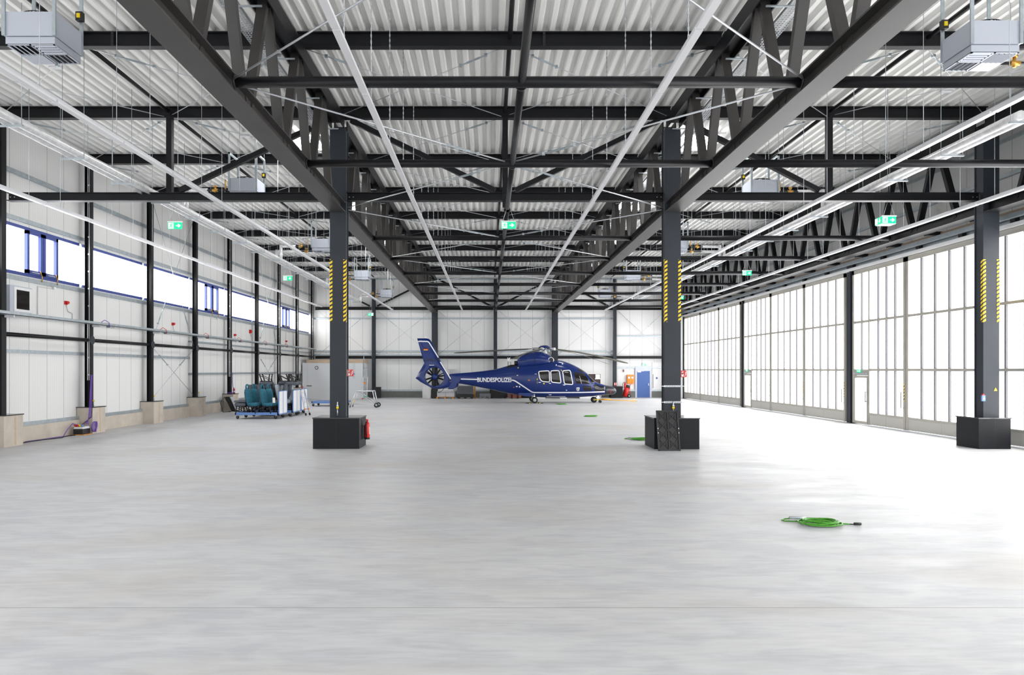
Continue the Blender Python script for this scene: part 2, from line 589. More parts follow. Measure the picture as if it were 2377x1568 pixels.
# ---- hangar doors along the door wall
K = 1.03
XD = 15.5
leaves = [(16.7, 12.7, 0), (20.9 * K, 17.0 * K, 0), (24.8 * K, 20.9 * K, 0), (28.45 * K, 24.8 * K, 1),
          (32.8 * K, 29.0 * K, 0), (36.7 * K, 32.8 * K, 0), (40.6 * K, 36.7 * K, 1),
          (45.0 * K, 41.1 * K, 0), (48.95 * K, 45.0 * K, 0), (53.0 * K, 48.95 * K, 0),
          (12.7, 8.7, 0), (8.7, 4.7, 0), (4.2, 0.2, 0), (0.2, -3.8, 0)]
ZT = 6.46
for i, (yb, ya, wick) in enumerate(leaves):
    s = struct('door_%d' % (i + 1 if i < 10 else i + 2), (XD, (ya + yb) / 2, 0))
    fr = MB()
    x0, x1 = XD - 0.06, XD + 0.06
    ga, gb = ya + 0.02, yb - 0.02
    fr.box(x0, x1, ga, ga + 0.13, 0.04, ZT).box(x0, x1, gb - 0.13, gb, 0.04, ZT)
    fr.box(x0, x1, ga, gb, ZT - 0.17, ZT)
    ra, rb = ga + 0.13, gb - 0.13
    pa = rb
    if wick:
        pa = rb - 1.08
        fr.box(x0, x1, pa - 0.1, pa, 0.04, ZT - 0.17)
        fr.box(x0, x1, pa, rb, 2.05, 2.30).box(x0, x1, pa, rb, 4.22, 4.32)
        pb = pa - 0.1
    else:
        pb = rb
    for z in (2.23, 4.23):
        fr.box(x0, x1, ra, pb, z, z + 0.09)
    fr.box(x0, x1, ra, pb, 0.44, 0.53)
    n = 4 if wick else 5
    mu = MB()
    for k in range(1, n):
        y = ra + (pb - ra) * k / n
        mu.box(XD - 0.05, XD + 0.02, y - 0.03, y + 0.03, 0.53, ZT - 0.17)
    if wick:
        y = (pa + rb) / 2
        mu.box(XD - 0.05, XD + 0.02, y - 0.026, y + 0.026, 2.30, ZT - 0.17)
    fr.build('door_frame', 'gate_frame', s)
    mu.build('glazing_bar', 'mullion', s)
    gl = MB().box(XD + 0.02, XD + 0.03, ra, pb, 0.53, ZT - 0.17)
    if wick:
        gl.box(XD + 0.02, XD + 0.03, pa, rb, 2.30, ZT - 0.17)
    gl.build('glazing', 'pane', s)
    MB().box(XD - 0.05, XD + 0.05, ra, pb, 0.05, 0.44).box(XD - 0.056, XD - 0.05, (ra + pb) / 2 - 0.012, (ra + pb) / 2 + 0.012, 0.07, 0.42).build('kick_panel', 'kick', s)
    if wick:
        d = MB().box(XD - 0.07, XD + 0.03, pa + 0.02, pa + 0.10, 0.04, 2.04).box(XD - 0.07, XD + 0.03, rb - 0.10, rb - 0.02, 0.04, 2.04) \
            .box(XD - 0.07, XD + 0.03, pa + 0.1, rb - 0.1, 1.94, 2.04).box(XD - 0.07, XD + 0.03, pa + 0.1, rb - 0.1, 0.04, 0.16) \
            .build('wicket_door', 'gate_frame', s)
        MB().box(XD + 0.0, XD + 0.01, pa + 0.1, rb - 0.1, 0.16, 1.94).build('pane', 'pane', d)
        MB().box(XD - 0.13, XD - 0.11, pa + 0.09, pa + 0.12, 0.95, 1.40).box(XD - 0.12, XD - 0.06, pa + 0.09, pa + 0.12, 0.97, 1.0) \
            .box(XD - 0.12, XD - 0.06, pa + 0.09, pa + 0.12, 1.35, 1.38).build('door_handle', 'black', d)
        MB().box(XD - 0.12, XD - 0.06, pa + 0.05, rb - 0.05, 2.08, 2.16).build('door_closer', 'zinc', d)
    hy = ga + 0.10 if i not in (3,) else ga + 0.1
    hm = MB()
    for a in (0.0,):
        hm.path([(XD - 0.06, hy, 0.85), (XD - 0.16, hy, 0.85), (XD - 0.16, hy, 1.45), (XD - 0.06, hy, 1.45)], 0.014)
    hm.build('door_handle', 'black', s)
    if i in (2, 3, 4, 5):
        MB().box(XD - 0.065, XD - 0.058, hy - 0.05, hy - 0.0, 1.1, 1.75).build('warning_strip', 'hazard', s)

# dark posts between the door groups
posts = [(16.73, 17.47), (28.5 * K - 0.03, 28.98 * K), (40.63 * K, 41.08 * K), (53.03 * K, 53.5 * K)]
for i, (a, b) in enumerate(posts):
    if b < 18:
        continue
    tag(MB().box(XD - 0.02, XD + 0.16, a + 0.02, b - 0.02, 0, 6.9).box(XD - 0.10, XD - 0.02, a + 0.06, a + 0.14, 0, 6.5).build('door_post', 'column', origin=None),
        ['', 'dark steel post between the nearest and the middle group of sliding doors', 'dark steel post between the middle and the farthest group of sliding doors',
         'dark steel post at the far end of the sliding door wall'][i], 'post')

# track beam and brackets over the doors
trim(MB().box(15.36, 15.62, 12, 55.8, ZT + 0.02, ZT + 0.14), 'white')
trim(MB().box(15.25, 15.40, 12, 55.8, 6.72, 6.86).box(15.52, 15.60, 12, 55.8, 6.62, 6.86))
trim(MB().box(15.62, 15.95, 12, 55.8, 6.46, 6.98), 'wall_right')
trim(MB().box(15.40, 15.52, 12, 55.8, 6.90, 6.97), 'wood')
n = 0
y = 14.6
while y < 55:
    n += 1
    tag(MB().box(15.38, 15.55, y + 1.05, y + 1.25, 6.62, 6.74).build('track_hanger', 'steel'), 'short black hanger under the sliding door track rail', 'hanger', 'door track hangers')
    t = tag(MB().box(14.95, 15.52, y - 0.09, y + 0.09, 6.87, 7.0).build('track_bracket', 'steel'),
            'black bracket carrying the sliding door track along the door wall', 'bracket', 'door track brackets')
    y += 2.25
tag(MB().box(XD - 0.14, XD - 0.1, 12, 55.8, 0, 0.012).box(XD + 0.1, XD + 0.14, 12, 55.8, 0, 0.012).build('floor_track', 'zinc'),
    'narrow steel floor track along the foot of the sliding doors', 'track')

# ================================================================== STEELWORK
def hazard(t, x0, x1, y0, y1, z0=3.68, z1=5.52, corners=((0, 0), (1, 0))):
    for cx, cy in corners:
        x = x1 if cx else x0
        mb = MB()
        if cx:
            mb.box(x - 0.075, x + 0.004, y0 - 0.006, y0, z0, z1).box(x, x + 0.006, y0, y0 + 0.10, z0, z1)
        else:
            mb.box(x - 0.004, x + 0.075, y0 - 0.006, y0, z0, z1).box(x - 0.006, x, y0, y0 + 0.10, z0, z1)
        mb.build('hazard_strip', 'hazard', t)


def bolts(mb, x, y, z, dx, dz, nx, nz, r=0.014):
    for i in range(nx):
        for k in range(nz):
            mb.lathe([(r, 0), (r, -0.018)], (x + dx * (i - (nx - 1) / 2), y, z + dz * (k - (nz - 1) / 2)), 'y', 6)
    return mb


def main_column(x, label, yc, w=0.47, d=0.38, top=9.36, bottom=0.9):
    t = thing('steel_column', label, 'column', (x, yc, bottom))
    m = MB()
    x0, x1, y0, y1 = x - w / 2, x + w / 2, yc - d / 2, yc + d / 2
    m.box(x0, x1, y0, y0 + 0.03, bottom, top).box(x0, x1, y1 - 0.03, y1, bottom, top)
    m.box(x0 + 0.025, x1 - 0.025, y0 + 0.03, y1 - 0.03, bottom, top)
    m.build('column_shaft', 'column', t)
    return t, (x0, x1, y0, y1)


for x, lab in ((XL, 'left near column, slate grey with warning tape, on black box beside fire extinguisher'),
               (XR, 'right near column, slate grey, with two perforated metal straps above a black box'),
               (X3, 'slate grey column nearest the sliding doors with small yellow warning triangle')):
    t, (x0, x1, y0, y1) = main_column(x, lab, D1)
    hazard(t, x0, x1, y0, y1)
    if x != X3:
        MB().tube((x + 0.0, y0 - 0.05, 0.94), (x, y0 - 0.05, 1.14), 0.018).lathe([(0.03, 0), (0.034, 0.03), (0.02, 0.06), (0.012, 0.08), (0.022, 0.1), (0.012, 0.15)], (x, y0 - 0.05, 1.20), 'z', 10).build('earthing_point', 'zinc', t)
        MB().lathe([(0.036, 0), (0.036, 0.06)], (x, y0 - 0.05, 1.14), 'z', 10).build('yellow_band', 'yellow', t)
    if x == XR:
        for z in (1.33, 1.80):
            mb = MB().box(x0 - 0.03, x1 + 0.03, y0 - 0.022, y0 - 0.008, z - 0.025, z + 0.025).box(x0 - 0.09, x0 - 0.03, y0 - 0.03, y0, z - 0.01, z + 0.01).box(x1 + 0.03, x1 + 0.09, y0 - 0.03, y0, z - 0.01, z + 0.01)
            st = mb.build('strap', 'zinc', t)
            h = MB()
            for k in range(10):
                h.box(x0 + 0.02 + k * 0.047, x0 + 0.045 + k * 0.047, y0 - 0.025, y0 - 0.021, z - 0.01, z + 0.01)
            h.build('strap_hole', 'black', st)
    if x == X3:
        MB().prism([(x + 0.07, 1.66), (x + 0.17, 1.66), (x + 0.12, 1.76)], 'y', y0 - 0.008, y0 - 0.001).build('warning_triangle', 'yellow', t)
        bx = MB().box(x0 - 0.07, x0 + 0.03, y0 - 0.05, y0, 1.36, 1.53).build('socket_box', 'trolley', t)
        MB().box(x0 - 0.045, x0 + 0.005, y0 - 0.058, y0 - 0.05, 1.41, 1.46).box(x0 - 0.035, x0 - 0.005, y0 - 0.058, y0 - 0.05, 1.475, 1.5).build('socket_plate', 'white', bx)
        MB().box(x0 - 0.05, x0, y0 - 0.05, y0, 1.53, 1.57).build('lamp', 'red', bx)

for x, lab in ((XL, 'wide dark column on the back wall behind the helicopter tail'),
               (XR, 'wide dark column on the back wall behind the helicopter rotor hub'),
               (X3, 'wide dark column on the back wall nearest the sliding doors')):
    main_column(x, lab, D2 - 0.05, top=9.36, bottom=0)
# near gable posts on the back wall
for i, x in enumerate((-9.42, 0.53, 10.29)):
    t = thing('steel_column', ['slim dark post on the back wall beside the white cabin', 'slim dark post on the back wall behind the helicopter boom',
                               'slim dark post on the back wall behind the helicopter nose'][i], 'column', (x, D2, 0))
    MB().box(x - 0.14, x + 0.14, D2 - 0.14, D2 - 0.11, 0, 9.7).box(x - 0.14, x + 0.14, D2 + 0.1, D2 + 0.13, 0, 9.7).box(x - 0.01, x + 0.01, D2 - 0.11, D2 + 0.1, 0, 9.7).build('column_shaft', 'column', t)
    mb = MB()
    for k in range(12):
        mb.cbox((x - 0.15, D2 - 0.1, 3.6 + k * 0.5), (0.03, 0.05, 0.05))
    mb.tube((x - 0.155, D2 - 0.1, 3.3), (x - 0.155, D2 - 0.1, 9.6), 0.014, 6).build('conduit', 'zinc', t)

# window wall columns
for n in range(2, 11):
    y = row(n)
    lab = ('dark window wall column at the corner with the back wall' if n == 10 else
           'slim dark window wall column, %s from the camera' % ORD[n - 1])
    t = thing('wall_column', lab, 'column', (XW, y, 0.95 if n < 10 else 0))
    z0 = 0.95 if n < 10 else 0
    MB().box(XW + 0.08, XW + 0.10, y - 0.10, y + 0.10, z0, 9.9).box(XW - 0.10, XW - 0.08, y - 0.10, y + 0.10, z0, 9.9).box(XW - 0.08, XW + 0.08, y - 0.012, y + 0.012, z0, 9.9).build('column_shaft', 'steel', t)
    if n in (3, 6, 8, 9, 10):
        mb = MB()
        mb.tube((XW + 0.06, y - 0.08, 1.9), (XW + 0.06, y - 0.08, 9.6), 0.018, 6).tube((XW + 0.0, y - 0.08, 1.9), (XW + 0.0, y - 0.08, 4.0), 0.018, 6)
        mb.build('conduit', 'white', t)
        mb = MB()
        for z in range(12):
            mb.cbox((XW + 0.06, y - 0.09, 2.1 + z * 0.62), (0.06, 0.05, 0.05))
        mb.build('conduit_clip', 'zinc', t)

# longitudinal tubes between the wall columns
for n in range(2, 10):
    ya, yb = row(n) + 0.13, row(n + 1) - 0.13
    t = thing('strut_tube', 'dark round strut at mid height of the window wall, %s bay' % ORD[n - 1], 'strut', (XW, ya, 3.35), 'window wall struts')
    MB().tube((XW + 0.02, ya, 3.35), (XW + 0.02, yb, 3.35), 0.065, 10).build('tube', 'steel', t)
    MB().lathe([(0.16, 0), (0.16, 0.025)], (XW + 0.105, row(n + 1), 3.35), 'x', 12).build('end_plate', 'column', t)


# ---- brace rods with turnbuckles
def rod(p0, p1, label, r=0.011, at=0.16, group=None):
    p0, p1 = Vector(p0), Vector(p1)
    t = thing('brace_rod', label, 'brace rod', p0, group)
    MB().tube(p0, p1, r, 6).build('rod', 'zinc', t)
    d = (p1 - p0).normalized()
    c = p0.lerp(p1, at)
    a, b = c - d * 0.22, c + d * 0.22
    m = MB().bar(a, b, 0.05, 0.012).bar(a, b, 0.012, 0.05)
    for q in (c - d * 0.42, c + d * 0.42):
        m.cbox(q, (0.07, 0.07, 0.06))
    m.bar(c - d * 0.42, c + d * 0.42, 0.026, 0.026)
    m.build('turnbuckle', 'galv', t)
    return t


# roof plane: X in every half bay
ZB = 9.76
for bay, xa, xb in BAYS:
    xm = (xa + xb) / 2
    for n in range(1, 10):
        for half, x0, x1 in (('left', xa, xm), ('right', xm, xb)):
            ya, yb = row(n), row(n + 1)
            s = 0.12
            lab = 'thin roof brace rod, %s bay %s half, %s gap between purlins, ' % (bay, half, ORD[n])
            rod((x0 + s, ya + s, ZB), (x1 - s, yb - s, ZB - 0.02), lab + 'far end right', group='roof brace rods')
            rod((x1 - s, ya + s, ZB + 0.02), (x0 + s, yb - s, ZB + 0.03), lab + 'far end left', group='roof brace rods')
# lower chord plane: zigzag in the central bay
ZT_ = 7.04
for n in range(-1, 9):
    ya, yb = row(n), row(n + 1)
    for side, x in (('left', XL + 0.25), ('right', XR - 0.25)):
        sg = 1 if side == 'left' else -1
        lab = 'long lower brace rod from the %s truss to the central tube, %s from the camera' % (side, ORD[n + 2])
        if n % 2:      # centre near, truss far
            rod((XC - sg * 0.12, ya + 0.1, ZT_), (x, yb - 0.1, ZT_ + 0.02), lab, 0.016, 0.2)
        else:
            rod((x, ya + 0.1, ZT_), (XC - sg * 0.12, yb - 0.1, ZT_ + 0.02), lab, 0.016, 0.8)
# back wall X rods
cols = [XW + 0.2, -9.42, XL, 0.53, XR, 10.29, X3]
nm = ['left corner', 'white cabin', 'helicopter tail', 'helicopter boom', 'helicopter cabin', 'helicopter nose']
for i in range(6):
    if i == 5:
        continue
    for k in (0, 1):
        a, b = (cols[i] + 0.25, cols[i + 1] - 0.25)
        p0, p1 = ((a, 7.15), (b, 3.5)) if k == 0 else ((b, 7.15), (a, 3.5))
        rod((p0[0], D2 + 0.03 + 0.06 * k, p0[1]), (p1[0], D2 + 0.03 + 0.06 * k, p1[1]), 'thin crossed brace rod on back wall in the panel of the %s, %s' % (nm[i], ('falling right', 'falling left')[k]), 0.012, 0.28)
for k in (0, 1):
    a, b = 10.5, X3 - 0.25
    p0, p1 = ((a, 7.15), (b, 3.5)) if k == 0 else ((b, 7.15), (a, 3.5))
    rod((p0[0], D2 + 0.03 + 0.06 * k, p0[1]), (p1[0], D2 + 0.03 + 0.06 * k, p1[1]), 'thin crossed brace rod on back wall above the blue door, %s' % ('falling right', 'falling left')[k], 0.012, 0.28)
# window wall X rods, upper and lower
for n, nmx in ((4, 'nearer'), (7, 'farther')):
    for z0, z1, lv in ((3.42, 9.6, 'upper'), (1.0, 3.28, 'lower')):
        for k in (0, 1):
            ya, yb = row(n) + 0.15, row(n + 1) - 0.15
            if k:
                ya, yb = yb, ya
            rod((XW - 0.03 + 0.03 * k, ya, z0), (XW - 0.03 + 0.03 * k, yb, z1), 'thin %s brace rod in the %s braced bay of window wall, %s' % (lv, nmx, ('rising away', 'rising toward camera')[k]), 0.012, 0.2 if lv == 'upper' else 0.75)

# ---- purlins
for bay, xa, xb in BAYS:
    for n in range(1, 10):
        y = row(n)
        t = thing('roof_purlin', 'black roof purlin across the %s bay, %s from the camera' % (bay, ORD[n]), 'beam', ((xa + xb) / 2, y, 9.71), '%s bay purlins' % bay)
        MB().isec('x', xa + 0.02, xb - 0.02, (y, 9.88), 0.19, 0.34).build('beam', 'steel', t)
        if n in (1, 3, 5):
            px = xa + (xb - xa) * 0.58
            bolts(MB().box(px - 0.03, px + 0.03, y - 0.1, y + 0.1, 9.72, 10.04), px, y - 0.1, 9.88, 0.03, 0.2, 1, 2).build('splice_plate', 'black_metal', t)
# upper longitudinal members in the middle of each bay
for bay, xa, xb in BAYS:
    x = (xa + xb) / 2
    for n in range(0, 10):
        t = thing('ridge_strut', 'dark strut along the roof in the middle of the %s bay, %s length' % (bay, ORD[n + 1]), 'strut', (x, row(n), 9.9))
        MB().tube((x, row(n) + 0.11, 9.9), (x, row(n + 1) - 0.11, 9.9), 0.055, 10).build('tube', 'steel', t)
        MB().box(x - 0.12, x + 0.12, row(n) + 0.1, row(n) + 0.13, 9.80, 10.0).build('end_plate', 'black_metal', t)

# ---- cross beams at column rows, posts and V braces
for n in (2, 10):
    y = row(n)
    for bay, xa, xb in BAYS:
        xm = (xa + xb) / 2
        far = n == 10
        wh = 'on the back wall' if far else 'between the near columns'
        z = 7.30 if far else 7.39
        a, b = xa + 0.24, xb - 0.24
        t = thing('tie_beam', 'dark horizontal beam %s, %s bay' % (wh, bay), 'beam', (xm, y, z - 0.12))
        MB().isec('x', a, b, (y, z), 0.22, 0.24, 0.02, 0.015).build('beam', 'steel', t)
        mb = MB()
        for xx in (a + 0.12, b - 0.12):
            bolts(mb, xx, y - 0.01, z, 0.12, 0.1, 2, 1)
        mb.build('bolt', 'zinc', t)
        if far:
            t = thing('tie_beam', 'dark lower horizontal rail on the back wall, %s bay' % bay, 'beam', (xm, y, 3.2))
            MB().isec('x', a, b, (y + 0.02, 3.30), 0.18, 0.22, 0.02, 0.015).build('beam', 'steel', t)
        if not far:
            t = thing('hanger_post', 'short dark post under the roof in the middle of the %s bay' % bay, 'post', (xm, y, z + 0.12))
            MB().box(xm - 0.08, xm + 0.08, y - 0.08, y + 0.08, 7.10 if bay == 'central' else z + 0.12, 9.72).build('post', 'steel', t)
        for sd, sx in (('left', -1), ('right', 1)):
            if not far and ((bay == 'window-side' and sx < 0) or (bay == 'door-side' and sx > 0)):
                continue
            xt = xa + 0.35 if sx < 0 else xb - 0.35
            t = thing('diagonal_brace', 'dark sloping brace %s, %s bay, %s side' % ('on back wall' if far else 'over near columns', bay, sd), 'brace', (xm, y, z + 0.12))
            MB().bar((xt, y - 0.01, 9.66), (xm + sx * 0.3, y - 0.01, z + 0.195), 0.14, 0.14).build('brace', 'steel', t)

# ---- cross tubes at the lower chord, middle and right bay
for bay, xa, xb in BAYS[1:]:
    for n in (0, 1, 3, 4, 5, 6, 7, 8, 9):
        y = row(n)
        t = thing('cross_tube', 'long dark round tube across the %s bay, %s from the camera' % (bay, ORD[n + 1 if n < 2 else n]), 'tube', ((xa + xb) / 2, y, 6.94), '%s bay cross tubes' % bay)
        MB().tube((xa + 0.26, y, ZT_), (xb - 0.26, y, ZT_), 0.092, 12).build('tube', 'steel', t)
        MB().lathe([(0.13, 0), (0.13, 0.03)], (xa + 0.23, y, ZT_), 'x', 12).lathe([(0.13, 0), (0.13, -0.03)], (xb - 0.23, y, ZT_), 'x', 12).build('end_flange', 'black_metal', t)
# lower tubes along the central bay
XT = XC + 0.06
ends = [-1, 0, 1, 2, 3, 4, 5, 6, 7, 8, 9, 10]
for i in range(len(ends) - 1):
    ya, yb = row(ends[i]), row(ends[i + 1])
    if ends[i + 1] == 2:
        yb -= 0.05
    t = thing('long_tube', 'dark tube running down the central bay below the cross tubes, %s length' % ORD[i + 1], 'tube', (XC, ya, 7.0))
    MB().tube((XT, ya + 0.1, ZT_), (XT, yb - 0.1, ZT_), 0.068, 12).build('tube', 'steel', t)
    MB().lathe([(0.1, 0), (0.1, 0.04)], (XT, ya + 0.10, ZT_), 'y', 10).build('end_plate', 'black_metal', t)


# ---- trusses
def truss(x, ya, yb, label, inner, cat='truss', paint='truss'):
    t = thing('roof_truss', label, cat, (x, (ya + yb) / 2, 6.9))
    MB().isec('y', ya, yb, (x, 7.05), 0.45, 0.30, 0.028, 0.16).build('bottom_chord', paint, t)
    MB().isec('y', ya, yb, (x, 9.53), 0.40, 0.34, 0.03, 0.02, True).build('top_chord', 'steel', t)
    y = D1
    while y - 2.25 > ya:
        y -= 2.25
    while y < ya - 0.01:
        y += 2.25
    while y <= yb + 0.01:
        for s in (-1, 1):
            yb2 = y + s * 1.125
            if ya - 0.02 < yb2 < yb + 0.02:
                MB().bar((x, y + s * 0.11, 9.50), (x, yb2 - s * 0.13, 7.06), 0.19, 0.13).build('diagonal', paint, t)
        y += 2.25
    # splice with bolts on the inner flange and the underside
    ys = (ya + yb) / 2 + 1.0 if yb - ya > 20 else 15.9 + 0.9
    sx = x + inner * 0.08
    for i in range(5):
        for z in (-0.05, 0.05):
            MB().lathe([(0.016, 0), (0.016, 0.02 * inner)], (sx, ys + i * 0.09, 7.05 + z), 'x', 6).build('splice_bolt', 'black_metal', t)
    return t


truss(XL, 2.0, D1 - 0.2, 'dark lattice roof truss over the near hall, left of the middle', 1)
truss(XR, 2.0, D1 - 0.2, 'dark lattice roof truss over the near hall, right of the middle', -1)
truss(XL, D1 + 0.2, D2 - 0.25, 'dark lattice roof truss running from left near column to back wall', 1)
truss(XR, D1 + 0.2, D2 - 0.25, 'dark lattice roof truss running from right near column to back wall', -1)
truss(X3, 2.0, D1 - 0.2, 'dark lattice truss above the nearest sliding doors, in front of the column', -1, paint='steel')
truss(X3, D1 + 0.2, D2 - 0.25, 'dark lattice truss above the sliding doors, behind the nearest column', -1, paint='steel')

# wire cable trays along the trusses
for x, sd in ((XL - 0.55, 'left'), (XR + 0.55, 'right')):
    t = thing('cable_tray', 'perforated wire cable tray along the %s middle truss' % sd, 'cable tray', (x, 29, 9.3))
    mb = MB()
    for k in range(6):
        mb.box(x - 0.15 + k * 0.06 - 0.006, x - 0.15 + k * 0.06 + 0.006, 6, 56, 9.30, 9.312)
    mb.box(x - 0.16, x - 0.15, 6, 56, 9.30, 9.36).box(x + 0.15, x + 0.16, 6, 56, 9.30, 9.36)
    y = 6.0
    while y < 30:
        mb.box(x - 0.15, x + 0.15, y, y + 0.012, 9.30, 9.312)
        y += 0.08
    while y < 56:
        mb.box(x - 0.15, x + 0.15, y, y + 0.02, 9.30, 9.312)
        y += 0.3
    mb.build('tray', 'zinc', t)
    y = 6.5
    while y < 56:
        MB().box(min(x, x + (0.45 if sd == 'left' else -0.45)) - 0.16, max(x, x + (0.45 if sd == 'left' else -0.45)) + 0.16, y, y + 0.03, 9.27, 9.30).build('tray_bracket', 'galv', t)
        y += 2.25

# ================================================================== SERVICES UNDER THE ROOF
LH = [12.0 + 10.4 * k for k in range(5)]
RH = [12.3 + 10.3 * k for k in range(5)]
HEATERS = [(-8.0, y) for y in LH] + [(9.05, y) for y in RH]


def light_line(x, ya, yb, label, z=6.88, fac=1.0):
    t = thing('light_line', label, 'light', (x, (ya + yb) / 2, z), 'long light lines')
    MB().box(x - 0.035, x + 0.035, ya, yb, z, z + 0.055).build('trunking', 'rail', t)
    mb = MB()
    y = ya + 0.6
    while y < yb - 1.6:
        mb.box(x - 0.055, x + 0.055, y, y + 2.1, z - 0.045, z)
        y += 2.15
    mb.build('lamp_tray', 'diffuser', t)
    y = ya + 1.0
    while y < yb:
        if any(abs(x - hxx) < 0.6 and hy - 0.15 < y < hy + 0.95 for hxx, hy in HEATERS):
            y += 1.0
            continue
        m = MB()
        m.tube((x, y, z + 0.05), (x, y, ZROOF), 0.007, 4)
        k = z + 0.12
        while k < ZROOF and y < 26 and abs(x) < 5:
            m.cbox((x, y, k), (0.022, 0.022, 0.05))
            k += 0.11
        m.build('hanger_chain' if abs(x) < 5 else 'hanger_rod', 'zinc', t)
        y += 2.25 if abs(x) < 5 else 1.35


light_line(-2.05, 6.5, 53.2, 'long pale light line, left of the two in the central bay')
light_line(2.82, 6.5, 53.2, 'long pale light line, right of the two in the central bay')
light_line(-7.40, 9.0, 53.2, 'long pale light line in the window-side bay near the heaters')
light_line(-12.28, 12.0, 50.6, 'long pale light line close to the window wall windows')
light_line(8.95, 9.5, 53.2, 'long pale light line in the door-side bay above the foil pipes')
light_line(13.50, 12.0, 53.2, 'long pale light line above the sliding doors')


def pipes(x0, x1, z, ya, yb, risers, hx, label):
    t = thing('heating_pipe', label, 'pipe', ((x0 + x1) / 2, (ya + yb) / 2, z))
    for x in (x0, x1):
        L = []
        y = ya
        m = MB()
        m.lathe([(0.098 + 0.006 * (i % 2), ya + i * 0.5) for i in range(int((yb - ya) / 0.5))], (x, 0, z), 'y', 12)
        m.build('foil_pipe', 'foil', t)
    y = 14.6
    while y < yb:
        m = MB().box(min(x0, x1) - 0.18, max(x0, x1) + 0.18, y - 0.02, y + 0.02, z - 0.15, z - 0.11)
        for x in (min(x0, x1) - 0.15, max(x0, x1) + 0.15):
            m.tube((x, y, z - 0.15), (x, y, ZROOF), 0.008, 4)
        m.build('trapeze_hanger', 'galv', t)
        y += 2.25
    for y in risers:
        s = 1 if hx > x0 else -1
        for k, x in enumerate((x0, x1)):
            zz = 8.25 - 0.22 * k
            r = MB().tube((x, y + 0.12 * k, z), (x, y + 0.12 * k, zz + 0.07), 0.075, 10)
            r.tube((x, y + 0.12 * k, zz), (hx - s * 1.35, y + 0.12 * k, zz), 0.065, 10)
            r.build('branch_pipe', 'foil', t)
            v = MB().tube((hx - s * 1.35, y + 0.12 * k, zz), (hx - s * 0.45, y + 0.12 * k, zz), 0.03, 8)
            v.build('bare_pipe', 'black_metal', t)
            q = MB()
            xv = hx - s * (1.1 - 0.25 * k)
            q.tube((xv - 0.09, y + 0.12 * k, zz), (xv + 0.09, y + 0.12 * k, zz), 0.05, 8).tube((xv, y + 0.12 * k, zz - 0.08), (xv, y + 0.12 * k, zz + 0.12), 0.03, 8)
            q.lathe([(0.05, 0), (0.06, 0.03), (0.05, 0.05)], (xv, y + 0.12 * k, zz + 0.1), 'z', 8)
            q.build('valve', 'brass', t)
            q = MB().tube((xv + s * 0.35, y + 0.12 * k, zz), (xv + s * 0.35, y + 0.12 * k, zz + 0.3 * (1 - k) + 0.05), 0.022, 8)
            q.build('vent_stub', 'brass', t)
    return t


pipes(-10.05, -10.28, 7.58, 12.5, 54.0, [y + 0.5 for y in LH[1:]], -8.0, 'pair of foil wrapped heating pipes along the window-side bay')
pipes(11.20, 11.43, 7.65, 14.5, 54.0, [y + 0.5 for y in RH[0:]], 9.0, 'pair of foil wrapped heating pipes along the door-side bay')


